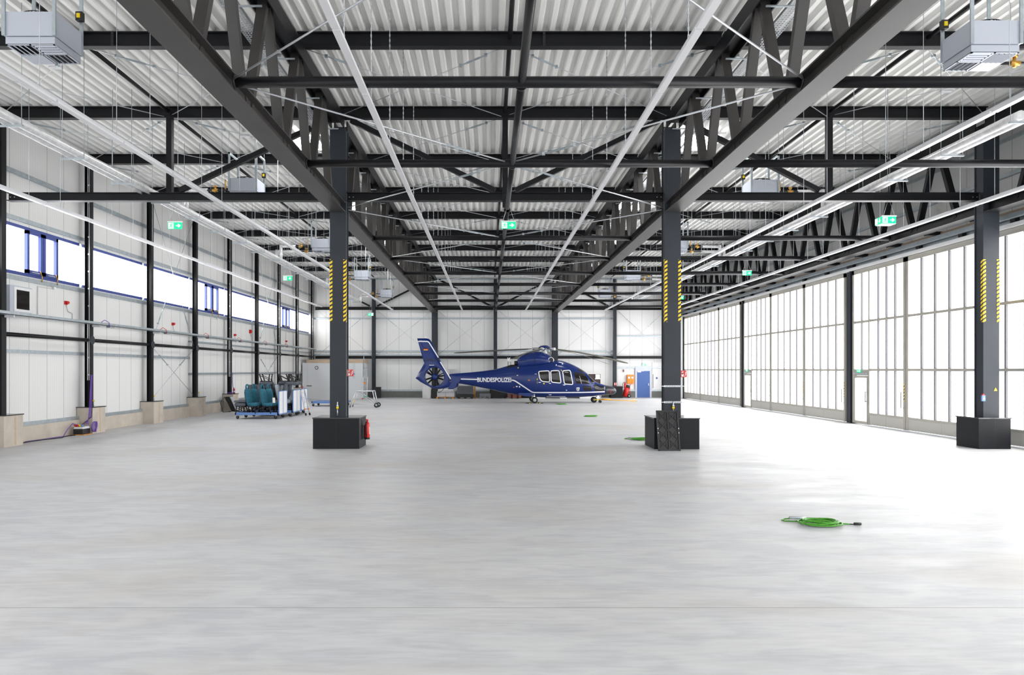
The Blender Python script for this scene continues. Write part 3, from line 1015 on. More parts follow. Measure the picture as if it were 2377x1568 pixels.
def heater(x, y, label, side):
    t = thing('unit_heater', label, 'heater', (x, y, 8.0), 'ceiling unit heaters')
    w, d = 0.90, 0.80
    z0, z1 = 7.96, 8.52
    x0, x1, y0, y1 = x - w / 2, x + w / 2, y, y + d
    MB().box(x0, x1, y0, y1, z0 + 0.14, z1).box(x0 + 0.02, x1 - 0.02, y0 + 0.02, y1 - 0.02, z0 + 0.01, z0 + 0.13).build('casing', 'heater', t)
    b = MB()
    b.box(x0 + 0.03, x1 - 0.03, y0 + 0.03, y1 - 0.03, z0 + 0.0, z0 + 0.008)
    b.build('outlet', 'black', t)
    f = MB()
    xm, ym = x, y + d / 2
    for a in (x0 + 0.02, xm - 0.02, x1 - 0.05):
        f.box(a, a + 0.035, y0 + 0.02, y1 - 0.02, z0 - 0.012, z0)
    for a in (y0 + 0.02, ym - 0.02, y1 - 0.05):
        f.box(x0 + 0.02, x1 - 0.02, a, a + 0.03, z0 - 0.012, z0)
    near, far = (x0, xm), (xm, x1)
    if side == 'right':
        near, far = far, near
    f.box(min(near) + 0.03, max(near) - 0.03, ym, y1 - 0.04, z0 - 0.02, z0 - 0.008)
    for k in range(4):
        a = near[0] + 0.06 + k * 0.095
        f.bar((a, y0 + 0.05, z0 - 0.02), (a, ym - 0.02, z0 - 0.02), 0.07, 0.01, (0.5, 0, 1))
        a = far[0] + 0.06 + k * 0.095
        f.bar((a, ym + 0.02, z0 - 0.01), (a, y1 - 0.05, z0 - 0.01), 0.03, 0.01, (1, 0, 0.5))
        c = y0 + 0.08 + k * 0.085
        f.bar((far[0] + 0.04, c, z0 - 0.01), (far[1] - 0.04, c, z0 - 0.01), 0.03, 0.01, (0, 1, 0.5))
    f.build('louvre', 'heater', t)
    g = MB()
    for r in (0.12, 0.2, 0.28, 0.34):
        g.path([(x + r * math.cos(2 * PI * k / 24), ym + r * math.sin(2 * PI * k / 24), z1 + 0.02 + 0.10 * (1 - (r / 0.36) ** 2) ** 0.5 * 1.0) for k in range(24)], 0.006, 4, True)
    for k in range(12):
        a = 2 * PI * k / 12
        g.path([(x + r * math.cos(a), ym + r * math.sin(a), z1 + 0.02 + 0.10 * max(0, 1 - (r / 0.36) ** 2) ** 0.5) for r in (0.06, 0.2, 0.3, 0.36)], 0.006, 4)
    g.lathe([(0.34, 0), (0.34, 0.03), (0.1, 0.06), (0.0, 0.07)], (x, ym, z1), 'z', 20)
    g.build('fan_guard', 'black_metal', t)
    for a in (x0 - 0.02, x1 - 0.04):
        s = MB()
        for c in (y0 - 0.03, y1 - 0.03):
            s.box(a, a + 0.06, c, c + 0.03, z0 + 0.14, 9.35)
        s.box(a, a + 0.06, y0 - 0.03, y1, 9.30, 9.35)
        for c in (y0 - 0.015, y1 - 0.015):
            s.tube((a + 0.03, c, 9.3), (a + 0.03, c, ZROOF), 0.008, 4)
        s.build('suspension_frame', 'galv', t)
    sx = x1 - 0.06 if side == 'left' else x0 - 0.06
    sw = MB().box(sx, sx + 0.12, y1 - 0.12, y1 - 0.03, 8.72, 8.88).build('isolator_switch', 'black', t)
    MB().box(sx + 0.03, sx + 0.09, y1 - 0.14, y1 - 0.12, 8.76, 8.84).build('switch_knob', 'yellow', sw)


for k, y in enumerate(LH):
    heater(-8.0, y, 'grey unit heater hanging under the window-side bay roof, %s from the camera' % ORD[k + 1], 'left')
for k, y in enumerate(RH):
    heater(9.05, y, 'grey unit heater hanging under the door-side bay roof, %s from the camera' % ORD[k + 1], 'right')


# ---- exit signs
def man(mb, ox, oz, s, y0, y1):
    """running figure inside a unit box scaled by s"""
    def cap(p, q, r):
        mb.bar((ox + p[0] * s, (y0 + y1) / 2, oz + p[1] * s), (ox + q[0] * s, (y0 + y1) / 2, oz + q[1] * s), abs(y1 - y0), 2 * r * s, (0.0, 0.0001, 1) if abs(q[0] - p[0]) > 0.01 else (1, 0, 0))
    mb.lathe([(0.085 * s, y0), (0.085 * s, y1)], (ox + 0.60 * s, 0, oz + 0.86 * s), 'y', 12)
    cap((0.55, 0.76), (0.45, 0.46), 0.075)
    cap((0.52, 0.72), (0.30, 0.70), 0.04)
    cap((0.30, 0.70), (0.20, 0.55), 0.04)
    cap((0.56, 0.70), (0.72, 0.56), 0.04)
    cap((0.72, 0.56), (0.86, 0.62), 0.04)
    cap((0.45, 0.46), (0.66, 0.34), 0.055)
    cap((0.66, 0.34), (0.62, 0.08), 0.05)
    cap((0.45, 0.46), (0.34, 0.22), 0.055)
    cap((0.34, 0.22), (0.10, 0.20), 0.05)


def arrow(mb, ox, oz, s, y0, y1, down=False, left=False):
    P = [(0.05, 0.42), (0.50, 0.42), (0.36, 0.20), (0.56, 0.20), (0.92, 0.5), (0.56, 0.80), (0.36, 0.80), (0.50, 0.58), (0.05, 0.58)]
    if left:
        P = [(1 - a, b) for a, b in P][::-1]
    if down:
        P = [(b, 1 - a) for a, b in P]
    mb.prism([(ox + a * s, oz + b * s) for a, b in P], 'y', y0, y1)


def exit_sign(x, y, z, label, w=0.42, h=0.2, hang=None, lamp=True, down=False, two=False, left=False, top=None):
    t = thing('exit_sign', label, 'sign', (x, y, z))
    d = 0.05
    m = MB().box(x - w / 2 - 0.01, x + w / 2 + 0.01, y, y + d, z + h / 2, z + h / 2 + 0.035)
    m.build('housing', 'white', t)
    MB().box(x - w / 2, x + w / 2, y + 0.015, y + 0.03, z - h / 2, z + h / 2).build('sign_panel', 'green_lit', t)
    yf = y + 0.015
    p = MB()
    p.box(x - w / 2 + 0.015, x - w / 2 + 0.17, yf - 0.004, yf, z - h / 2 + 0.015, z + h / 2 - 0.015) if not left else p.box(x + w / 2 - 0.17, x + w / 2 - 0.015, yf - 0.004, yf, z - h / 2 + 0.015, z + h / 2 - 0.015)
    ax = x + (0.0 if not left else -w / 2 + 0.02)
    arrow(p, ax + 0.02, z - h / 2 + 0.02, 0.165, yf - 0.004, yf, down, left)
    p.build('white_pictogram', 'white_lit', t)
    q = MB()
    man(q, (x - w / 2 + 0.015) if not left else x + w / 2 - 0.17, z - h / 2 + 0.018, 0.165, yf - 0.009, yf - 0.004)
    q.build('running_figure', 'green_lit', t)
    if two:
        s = MB().box(x - w / 2 - 0.02, x - w / 2, y, y + 0.35, z - h / 2, z + h / 2)
        s.build('side_panel', 'green_lit', t)
        MB().box(x - w / 2, x + w / 2 + 0.01, y + 0.03, y + 0.35, z - h / 2 - 0.01, z - h / 2).build('bottom_cover', 'white', t)
        u = MB()
        u.box(x - w / 2 - 0.025, x - w / 2 - 0.02, y + 0.20, y + 0.34, z - h / 2 + 0.015, z + h / 2 - 0.015)
        u.prism([(y + 0.09, z + 0.07), (y + 0.12, z + 0.07), (y + 0.12, z), (y + 0.16, z), (y + 0.105, z - 0.07), (y + 0.05, z), (y + 0.09, z)], 'x', x - w / 2 - 0.025, x - w / 2 - 0.02)
        u.build('side_pictogram', 'white_lit', t)
    if top:
        g = MB()
        for sx in (-1, 1):
            g.tube((x + sx * w * 0.4, y + d / 2, z + h / 2 + 0.03), (x + sx * 0.03, y + d / 2, z + h / 2 + 0.45), 0.005, 4)
            g.tube((x + sx * 0.03, y + d / 2, z + h / 2 + 0.45), (x + sx * 0.03, y + d / 2, top), 0.005, 4)
        g.build('hanger_wire', 'zinc', t)
    else:
        MB().box(x - 0.03, x + 0.03, y + d, y + 0.12, z + 0.05, z + 0.1).build('wall_bracket', 'zinc', t)
    return t


exit_sign(-9.30, 20.4, 6.55, 'green exit sign with right arrow hanging in the window-side bay, nearest', top=7.27)
exit_sign(0.57, 20.1, 6.50, 'green exit sign with right arrow hanging in the middle of the hall', top=7.02)
exit_sign(11.85, 20.4, 6.72, 'green two sided exit sign hanging in front of the sliding doors', two=True, top=ZROOF)
exit_sign(-9.35, 32.0, 6.53, 'green exit sign with downward arrow hanging in the window-side bay', down=True, top=ZROOF)
exit_sign(11.80, 31.5, 6.70, 'green exit sign hanging before the sliding doors, second from the camera', top=ZROOF)
exit_sign(11.95, 43.0, 6.78, 'green exit sign far off, half hidden behind the right column', top=ZROOF)
exit_sign(-9.1, 53.0, 6.53, 'small green exit sign far off near the white cabin', left=True, top=ZROOF)
exit_sign(12.78, 56.63, 2.72, 'green exit sign on the wall above the blue door', w=0.34, h=0.17)
for k, (yy, lb) in enumerate(((28.6, 'nearest'), (41.1, 'farthest'))):
    t = thing('exit_sign', 'small green exit sign above the %s small door in the sliding doors' % lb, 'sign', (XD - 0.09, yy, 2.22))
    MB().box(XD - 0.09, XD - 0.065, yy - 0.02, yy + 0.30, 2.17, 2.29).build('sign_panel', 'green_lit', t)
    MB().box(XD - 0.094, XD - 0.09, yy + 0.02, yy + 0.12, 2.19, 2.27).box(XD - 0.094, XD - 0.09, yy + 0.16, yy + 0.26, 2.215, 2.245).build('white_pictogram', 'white_lit', t)


# ---- fire extinguisher signs on the two near columns
def ext_sign(x, y, z, label):
    t = thing('extinguisher_sign', label, 'sign', (x, y, z))
    MB().box(x - 0.09, x + 0.09, y, y + 0.006, z - 0.10, z + 0.10).build('sign_panel', 'red', t)
    MB().box(x - 0.11, x - 0.09, y, y + 0.09, z - 0.10, z + 0.10).build('fixing_flange', 'wood', t)
    p = MB()
    f0, f1 = y - 0.004, y
    p.lathe([(0.030, f0), (0.030, f1)], (x - 0.04, 0, z + 0.02), 'y', 12)
    p.box(x - 0.07, x - 0.01, f0, f1, z - 0.08, z + 0.025)
    p.box(x - 0.05, x - 0.03, f0, f1, z + 0.04, z + 0.065)
    p.bar((x - 0.045, (f0 + f1) / 2, z + 0.07), (x - 0.005, (f0 + f1) / 2, z + 0.085), 0.004, 0.014)
    p.bar((x - 0.045, (f0 + f1) / 2, z + 0.062), (x - 0.078, (f0 + f1) / 2, z + 0.03), 0.004, 0.01)
    for k, (a, b) in enumerate(((0.03, -0.075), (0.045, -0.05), (0.05, -0.02), (0.055, 0.01), (0.06, 0.035))):
        p.bar((x + a - 0.015, (f0 + f1) / 2, z + b), (x + a + 0.015, (f0 + f1) / 2, z + b + 0.035), 0.004, 0.016)
    p.build('white_pictogram', 'white', t)
    r = MB().box(x - 0.055, x - 0.025, f0 - 0.003, f0, z - 0.02, z + 0.01)
    r.build('red_mark', 'red', t)


ext_sign(XL + 0.35, D1 - 0.1, 2.19, 'red square fire extinguisher sign on the left near column')
ext_sign(XR + 0.35, D1 - 0.1, 2.16, 'red square fire extinguisher sign on the right near column')


# ---- window wall fittings
t = thing('cable_tray', 'galvanised cable tray along the window wall at mid height', 'cable tray', (-14.15, 35, 3.9))
MB().box(-14.22, -14.02, 17, 56, 3.90, 3.915).box(-14.22, -14.205, 17, 56, 3.90, 4.0).box(-14.035, -14.02, 17, 56, 3.90, 4.0).build('tray', 'galv', t)
mb = MB()
for n in range(2, 10):
    mb.box(-14.32, -14.05, row(n) - 0.03, row(n) + 0.03, 3.83, 3.9)
mb.build('tray_bracket', 'zinc', t)
mb = MB()
mb.tube((-14.12, 17, 3.95), (-14.12, 56, 3.95), 0.03, 6).tube((-14.07, 17, 3.94), (-14.07, 45, 3.94), 0.02, 6)
mb.build('cable_bundle', 'zinc', t)
for n in range(3, 9):
    m = 'purple' if n in (3,) else 'red'
    MB().path([(-14.1, row(n) + 0.1, 3.98), (-14.05, row(n) + 0.3, 4.1), (-14.0, row(n) + 0.5, 4.02), (-14.0, row(n) + 0.55, 3.85)], 0.012).build('loose_cable', m, t)
    MB().box(-14.16, -14.04, row(n) + 0.6, row(n) + 0.95, 3.84, 3.9).build('junction_box', 'galv', t)

t = thing('wall_cabinet', 'grey wall cabinet with glazed door on the window wall', 'cabinet', (-14.6, 20.9, 4.05))
MB().box(WALL_L, -14.42, 20.75, 21.75, 4.02, 4.85).build('cabinet_body', 'heater', t)
MB().box(-14.42, -14.39, 20.9, 21.0, 4.06, 4.81).box(-14.42, -14.39, 21.6, 21.7, 4.06, 4.81).box(-14.42, -14.39, 21.0, 21.6, 4.06, 4.14).box(-14.42, -14.39, 21.0, 21.6, 4.73, 4.81).build('cabinet_door', 'white', t)
MB().box(-14.42, -14.40, 21.0, 21.6, 4.14, 4.73).build('cabinet_glass', 'glass', t)
for i, (y, z, lab, big) in enumerate(((24.0, 4.62, 'nearest', 1), (32.1, 4.42, 'second', 1), (39.9, 4.3, 'third', 1), (42.5, 4.65, 'fourth and largest', 1.8), (50.0, 4.35, 'farthest', 1))):
    s = 0.055 * big
    t = thing('alarm_sounder', 'red alarm sounder on the window wall, %s from the camera' % lab, 'alarm', (WALL_L + 0.12, y, z))
    MB().box(WALL_L, WALL_L + 0.05, y - s * 1.2, y + s * 1.2, z - s * 1.3, z + s).lathe([(s * 1.1, 0.05), (s, 0.11), (s * 0.5, 0.14)], (WALL_L, y, z), 'x', 10).build('sounder', 'red', t)
    MB().path([(WALL_L + 0.03, y, z - s), (WALL_L + 0.03, y + 0.1, z - 0.3), (WALL_L + 0.03, y + 0.35, z - 0.35), (WALL_L + 0.03, y + 0.36, 4.0)], 0.012, 4).build('conduit', 'zinc', t)
for i, y in enumerate((22.5, 36.5, 50.0)):
    tag(MB().path([(WALL_L + 0.03, y, 3.98), (WALL_L + 0.03, y, 5.0), (WALL_L + 0.03, y + 0.9, 5.02)], 0.02, 6).box(WALL_L, WALL_L + 0.08, y + 0.75, y + 0.87, 5.0, 5.14).build('window_conduit', 'white'),
        'white cable conduit below the window sashes of window wall, %s' % ('nearest', 'second', 'farthest')[i], 'conduit')

# smoke detectors under the roof
for i, (x, y) in enumerate(((-11.0, 17.5), (12.6, 19.0), (-8.0, 22.6))):
    t = thing('roof_lamp', ['white emergency lamp under the window-side bay roof, nearer', 'white emergency lamp under the door-side bay roof', 'white emergency lamp under the window-side bay roof, farther'][i], 'lamp', (x, y, 9.9))
    MB().box(x - 0.2, x + 0.2, y - 0.08, y + 0.08, 9.98, 10.06).build('housing', 'white', t)
    MB().rbox(x - 0.17, x + 0.17, y - 0.06, y + 0.06, 9.93, 9.98, 0.03).build('lens', 'diffuser', t)


# ================================================================== PEDESTALS
def pedestal(x0, x1, y0, y1, h, label, body, lid='lid', seam=None):
    t = thing('column_base', label, 'column base', ((x0 + x1) / 2, (y0 + y1) / 2, 0))
    MB().box(x0, x1, y0, y1, 0.0, h - 0.03).build('casing', body, t)
    MB().box(x0 - 0.02, x1 + 0.02, y0 - 0.02, y1 + 0.02, h - 0.03, h).build('lid', lid, t)
    m = MB()
    if seam == 'beige':
        m.box(x1, x1 + 0.004, y0 + (y1 - y0) * 0.55, y0 + (y1 - y0) * 0.63, 0.02, h - 0.04)
        m.build('board_joint', 'wood', t)
    else:
        m.box((x0 + x1) / 2 - 0.004, (x0 + x1) / 2 + 0.004, y0 - 0.002, y0, 0.02, h - 0.04)
        m.build('board_joint', 'black', t)
    return t


pedestal(-5.07, -3.74, 19.85, 20.95, 0.90, 'black box around the left near column foot, fire extinguisher on its side', 'black_board')
pedestal(4.74, 6.03, 19.75, 20.95, 0.90, 'black box around the right near column foot, plastic panel leaning on it', 'black_board')
pedestal(14.07, 14.99, 19.80, 20.75, 0.90, 'dark box around the foot of the column by the sliding doors', 'black_board')
for n in range(2, 10):
    pedestal(-14.72, -14.16, row(n) - 0.28, row(n) + 0.55, 0.95, 'beige concrete block under the window wall column, %s from the camera' % ORD[n - 1], 'beige', 'lid', 'beige')
pedestal(9.85, 10.78, 55.6, 56.6, 0.95, 'black box at the back wall beside the red wheeled extinguisher', 'black_board')
for n in range(3, 8):
    t = thing('earthing_stud', 'small yellow banded earthing stud on window wall block, %s from the camera' % ORD[n - 1], 'stud', (-14.22, row(n) - 0.1, 0.95))
    MB().tube((-14.22, row(n) - 0.1, 0.95), (-14.22, row(n) - 0.1, 1.2), 0.014, 6).build('stud', 'zinc', t)
    MB().lathe([(0.03, 0), (0.03, 0.06)], (-14.22, row(n) - 0.1, 1.14), 'z', 8).build('yellow_band', 'yellow', t)

# ================================================================== HELICOPTER
HY = 48.0                                   # its long axis lies across the hall at this distance
def hx(c): return -6.15 + c / 144.05        # side drawing units -> metres (nose to the right)
def hz(c): return 5.852 - c / 144.05
RH_ = thing('helicopter', 'deep blue police helicopter with white stripes and lettering parked at the back', 'helicopter', (2.2, HY, 0))

# stations: x, top, bottom, half width, exponent
ST = [(490, 556, 640, 0.16, 2.2), (600, 548, 655, 0.22, 2.2), (700, 540, 671, 0.28, 2.2), (800, 530, 692, 0.36, 2.3), (930, 513, 717, 0.48, 2.4), (1000, 496, 735, 0.58, 2.4),
      (1060, 478, 748, 0.66, 2.5), (1120, 464, 758, 0.75, 2.6), (1180, 458, 768, 0.84, 2.7), (1250, 455, 780, 0.92, 2.9), (1330, 450, 788, 0.98, 3.0), (1420, 440, 792, 1.02, 3.1),
      (1500, 424, 794, 1.03, 3.1), (1560, 416, 794, 1.03, 3.0), (1620, 424, 794, 1.03, 2.9), (1680, 444, 793, 1.02, 2.8), (1740, 470, 791, 1.00, 2.7), (1800, 502, 788, 0.97, 2.6),
      (1850, 536, 785, 0.93, 2.6), (1900, 584, 782, 0.86, 2.5), (1940, 624, 778, 0.77, 2.4), (1975, 646, 774, 0.69, 2.3), (2010, 656, 771, 0.60, 2.3), (2040, 664, 768, 0.52, 2.2)]


def lerp_st(st, c):
    if c <= st[0][0]:
        return st[0][1:]
    for a, b in zip(st, st[1:]):
        if c <= b[0]:
            t = (c - a[0]) / (b[0] - a[0])
            return tuple(p + (q - p) * t for p, q in zip(a[1:], b[1:]))
    return st[-1][1:]


def ring(st, c, n=40):
    top, bot, hw, ex = lerp_st(st, c)
    zc, hh = (hz(top) + hz(bot)) / 2, (hz(top) - hz(bot)) / 2
    L = []
    for k in range(n):
        a = 2 * PI * k / n
        ca, sa = math.cos(a), math.sin(a)
        L.append((hx(c), HY + hw * math.copysign(abs(ca) ** (2 / ex), ca), zc + hh * math.copysign(abs(sa) ** (2 / ex), sa)))
    return L


def side(st, c, cz, off=0.0, sgn=-1):
    """point on the flank at drawing position (c, cz); sgn=-1 is the near flank"""
    top, bot, hw, ex = lerp_st(st, c)
    zc, hh = (hz(top) + hz(bot)) / 2, (hz(top) - hz(bot)) / 2
    t = max(-0.985, min(0.985, (hz(cz) - zc) / hh))
    y = hw * (1 - abs(t) ** ex) ** (1 / ex)
    return (hx(c), HY + sgn * (y + off), hz(cz))


def stations(st, step=22):
    cs = [st[0][0]]
    while cs[-1] + step < st[-1][0]:
        cs.append(cs[-1] + step)
    return cs + [st[-1][0]]


fus = MB().loft([ring(ST, c) for c in stations(ST)]).build('fuselage', 'heli_blue', RH_)
# nose cone
NO = [(2040, 664, 768, 0.52, 2.2), (2070, 672, 767, 0.46, 2.1), (2100, 678, 765, 0.38, 2.0), (2125, 684, 763, 0.31, 2.0), (2145, 694, 757, 0.23, 2.0), (2157, 708, 746, 0.14, 2.0), (2162, 722, 734, 0.05, 2.0)]
MB().loft([ring(NO, c) for c in (2038, 2055, 2070, 2085, 2100, 2112, 2125, 2136, 2145, 2152, 2157, 2162)]).build('nose_cone', 'radome', RH_)
# engine deck and rotor fairing
EN = [(1168, 412, 500, 0.50, 3), (1178, 398, 500, 0.62, 3), (1210, 374, 500, 0.68, 3), (1250, 354, 500, 0.70, 2.8), (1300, 338, 500, 0.72, 2.6), (1350, 331, 500, 0.72, 2.4), (1400, 332, 500, 0.70, 2.3),
      (1450, 346, 500, 0.66, 2.3), (1495, 368, 500, 0.58, 2.3), (1520, 390, 500, 0.50, 2.3), (1545, 428, 500, 0.36, 2.2)]
cow = MB().loft([ring(EN, c) for c in stations(EN, 14)]).build('engine_cowling', 'heli_blue', RH_)
MB().path([side(EN, c, 425, 0.004) for c in range(1180, 1520, 12)], 0.010, 4).path([side(EN, 1340, z, 0.004) for z in range(345, 470, 10)], 0.010, 4).build('panel_line', 'heli_black', cow)
# air intake with mesh, exhaust
p = side(EN, 1505, 425)
ik = MB().lathe([(0.20, 0.15), (0.21, -0.04), (0.17, -0.05), (0.15, 0.0)], (hx(1500), p[1] - 0.02, hz(418)), 'y', 18).build('air_intake', 'silver', RH_)
MB().lathe([(0.155, 0.02), (0.155, -0.01)], (hx(1500), p[1] - 0.02, hz(418)), 'y', 16).build('intake_mesh', 'black', ik)
MB().prism([(hx(1425), hz(478)), (hx(1425), hz(462)), (hx(1475), hz(432)), (hx(1500), hz(446)), (hx(1480), hz(460)), (hx(1448), hz(478))], 'y', p[1] - 0.04, p[1] + 0.2).build('intake_duct', 'silver', RH_)
MB().lathe([(0.155, 0), (0.16, -0.25), (0.14, -0.25), (0.12, -0.05)], (hx(1178), HY - 0.30, hz(448)), 'x', 14).lathe([(0.155, 0), (0.16, -0.25), (0.14, -0.25), (0.12, -0.05)], (hx(1178), HY + 0.30, hz(448)), 'x', 14).build('exhaust', 'black_metal', RH_)


def patch(poly, st, off=0.012, nx=10, nz=5, sgn=-1):
    """surface patch that follows the flank inside a convex drawing polygon"""
    xs = [q[0] for q in poly]
    lo, hi = min(xs) + 0.01, max(xs) - 0.01
    mb = MB()
    vs, fs = [], []
    for i in range(nx + 1):
        c = lo + (hi - lo) * i / nx
        zz = []
        for a, b in zip(poly, poly[1:] + poly[:1]):
            if min(a[0], b[0]) <= c <= max(a[0], b[0]) and a[0] != b[0]:
                zz.append(a[1] + (b[1] - a[1]) * (c - a[0]) / (b[0] - a[0]))
        z0, z1 = min(zz), max(zz)
        for k in range(nz + 1):
            vs.append(side(st, c, z0 + (z1 - z0) * k / nz, off, sgn))
    for i in range(nx):
        for k in range(nz):
            a = i * (nz + 1) + k
            fs.append((a, a + 1, a + nz + 2, a + nz + 1))
    n = len(vs)
    # thickness towards the hull
    inner = [(x, y - sgn * 0.02, z) for x, y, z in vs]
    mb.add(vs + inner, fs + [tuple(n + q for q in f[::-1]) for f in fs], True)
    rim = list(range(nz + 1)) + [i * (nz + 1) + nz for i in range(1, nx + 1)] + [nx * (nz + 1) + k for k in range(nz - 1, -1, -1)] + [i * (nz + 1) for i in range(nx - 1, 0, -1)]
    mb.f += [(a, b, n + b, n + a) for a, b in zip(rim, rim[1:] + rim[:1])]
    mb.s += [False] * len(rim)
    return mb


def rounded(poly, r=14, seg=4):
    out = []
    m = len(poly)
    for i, p in enumerate(poly):
        a, b = Vector(poly[i - 1]), Vector(poly[(i + 1) % m])
        q = Vector(p)
        da, db = (a - q), (b - q)
        ra = min(r, da.length * 0.45)
        rb = min(r, db.length * 0.45)
        p0, p1 = q + da.normalized() * ra, q + db.normalized() * rb
        for k in range(seg + 1):
            t = k / seg
            out.append(tuple((1 - t) ** 2 * p0 + 2 * t * (1 - t) * q + t * t * p1))
    return out


def ribbon(pts, st, wd, off=0.006, sgn=-1, closed=False, step=8):
    """painted stripe of width wd (drawing units) following the flank"""
    P = [Vector(p) for p in pts]
    if closed:
        P.append(P[0])
    fine = []
    for a, b in zip(P, P[1:]):
        n = max(1, int((b - a).length / step))
        fine += [a.lerp(b, k / n) for k in range(n)]
    fine.append(P[-1])
    vs = []
    m = len(fine)
    for i, p in enumerate(fine):
        if closed:
            d = fine[(i + 1) % (m - 1)] - fine[(i - 1) % (m - 1)]
        else:
            d = fine[min(i + 1, m - 1)] - fine[max(i - 1, 0)]
        d = d.normalized()
        nn = Vector((-d.y, d.x)) * wd / 2
        vs += [side(st, *(p + nn), off, sgn), side(st, *(p - nn), off, sgn)]
    return MB().add(vs, [(2 * i, 2 * i + 1, 2 * i + 3, 2 * i + 2) for i in range(m - 1)], True)


WIN = [[(1372, 530), (1478, 524), (1482, 636), (1404, 628), (1384, 600)],
       [(1492, 524), (1576, 522), (1594, 646), (1498, 636)],
       [(1608, 524), (1684, 518), (1712, 660), (1626, 654)]]
for sgn in (-1, 1):
    for i, q in enumerate(WIN):
        wpl = rounded(q, 18)
        o = patch(wpl, ST, 0.008, 12, 4, sgn).build('cabin_window', 'glass', RH_)
        ribbon(wpl, ST, 9, 0.014, sgn, True, 6).build('window_surround', 'heli_white', o)
    for q, nmx in (([(1716, 534), (1842, 552), (1884, 655), (1738, 650)], 'cockpit_window'), ([(1854, 560), (1872, 566), (1945, 634), (1906, 652)], 'windscreen'),
                   ([(1762, 502), (1790, 500), (1838, 538), (1830, 544), (1770, 528)], 'roof_window'), ([(1806, 672), (1896, 680), (1908, 718), (1836, 722), (1818, 708)], 'chin_window'),
                   ([(1914, 662), (1990, 655), (2034, 668), (2034, 724), (1934, 726)], 'nose_window')):
        o = patch(rounded(q, 8), ST, 0.008, 12, 4, sgn).build(nmx, 'glass', RH_)
        if nmx == 'cockpit_window':
            ribbon([(1776, 575), (1796, 652)], ST, 3, 0.013, sgn).build('window_slider', 'silver', o)
    # stripes
    s1 = ribbon([(605, 607), (768, 611)], ST, 11, 0.006, sgn)
    s1.build('white_stripe', 'heli_white', RH_)
    ribbon([(1110, 617), (1128, 619), (1150, 628), (1300, 728), (1316, 736), (1335, 739), (1345, 739), (1600, 739), (1800, 738), (2036, 732)], ST, 12, 0.006, sgn).build('white_stripe', 'heli_white', RH_)
    ribbon([(1456, 782), (1644, 781)], ST, 8, 0.02, sgn).build('step_rail', 'white', RH_)
    # door seams
    m = ribbon([(1350, 740), (1350, 560)], ST, 2, 0.004, sgn)
    for pl in ([(1598, 515), (1602, 640), (1612, 735)], [(1812, 672), (1812, 784)], [(1440, 742), (1440, 790)], [(1706, 515), (1722, 660), (1722, 735)], [(1150, 520), (1150, 745)]):
        m2 = ribbon(pl, ST, 2, 0.004, sgn)
        m.add(m2.v, m2.f, True)
    m.build('panel_line', 'heli_black', RH_)
# small markings on the near flank
for cc, cz, wd, ht, mm in ((1360, 608, 8, 15, 'yellow'), (1360, 640, 11, 24, 'plinth_grey'), (1425, 650, 14, 12, 'yellow'), (1166, 570, 14, 6, 'heli_white'), (1488, 762, 26, 8, 'heli_white'),
                           (1278, 617, 18, 8, 'orange'), (1160, 680, 16, 10, 'heli_white'), (1132, 688, 8, 8, 'orange'), (1484, 648, 20, 8, 'heli_white'), (1624, 663, 24, 8, 'heli_white'), (1345, 556, 20, 5, 'heli_white'),
                           (1648, 716, 12, 8, 'heli_white'), (1384, 638, 22, 7, 'heli_white'), (1598, 522, 10, 12, 'gold'), (1175, 494, 10, 12, 'yellow')):
    patch([(cc - wd / 2, cz - ht / 2), (cc + wd / 2, cz - ht / 2), (cc + wd / 2, cz + ht / 2), (cc - wd / 2, cz + ht / 2)], ST, 0.008, 2, 2).build('marking', mm, RH_)
q = side(ST, 1188, 682)
MB().lathe([(0.05, 0.0), (0.05, -0.012)], (q[0], q[1] + 0.004, q[2]), 'y', 14).build('marking', 'heli_white', RH_)
# coat of arms: shield with a spread eagle
sh = patch(rounded([(1744, 688), (1778, 688), (1776, 716), (1761, 726), (1746, 716)], 5), ST, 0.007, 8, 4).build('shield_emblem', 'heli_white', RH_)
eg = MB()
for pl in ([(1761, 696), (1761, 720)], [(1761, 700), (1752, 695), (1750, 708)], [(1761, 700), (1770, 695), (1772, 708)], [(1761, 706), (1754, 714)], [(1761, 706), (1768, 714)]):
    m2 = ribbon(pl, ST, 3.2, 0.011, -1, False, 3)
    eg.add(m2.v, m2.f)
eg.build('eagle', 'heli_black', sh)


def letter(txt, c0, c1, cb, ht, st, material, bold, name, off=0.010, yfun=None):
    vs, fs = text_mesh(txt, 1.0, bold)
    xs = [v[0] for v in vs]
    zs = [v[1] for v in vs]
    sx = (c1 - c0) / (max(xs) - min(xs))
    sz = ht / (max(zs) - min(zs))
    out = []
    for v in vs:
        c, cz = c0 + (v[0] - min(xs)) * sx, cb - (v[1] - min(zs)) * sz
        out.append(side(st, c, cz, off) if yfun is None else (hx(c), yfun(c, cz) - off, hz(cz)))
    return MB().add(out, fs).build(name, material, RH_)


letter('BUNDESPOLIZEI', 770, 1106, 637, 45, ST, 'heli_white', 0.022, 'lettering')

# tail fin with shrouded tail fan
FC = (342, 585)
OUT = [(165, 197), (240, 198), (280, 203), (300, 218), (318, 250), (360, 340), (400, 424), (455, 520), (510, 606), (516, 640), (505, 672), (488, 690), (430, 702), (370, 706), (310, 696), (250, 664), (200, 636), (152, 600),
       (172, 565), (180, 548), (200, 515), (240, 446), (232, 430), (215, 378), (190, 285)]


def fin_half(c, cz):
    t = max(0, min(1, (cz - 200) / 330))
    return 0.07 + 0.15 * t


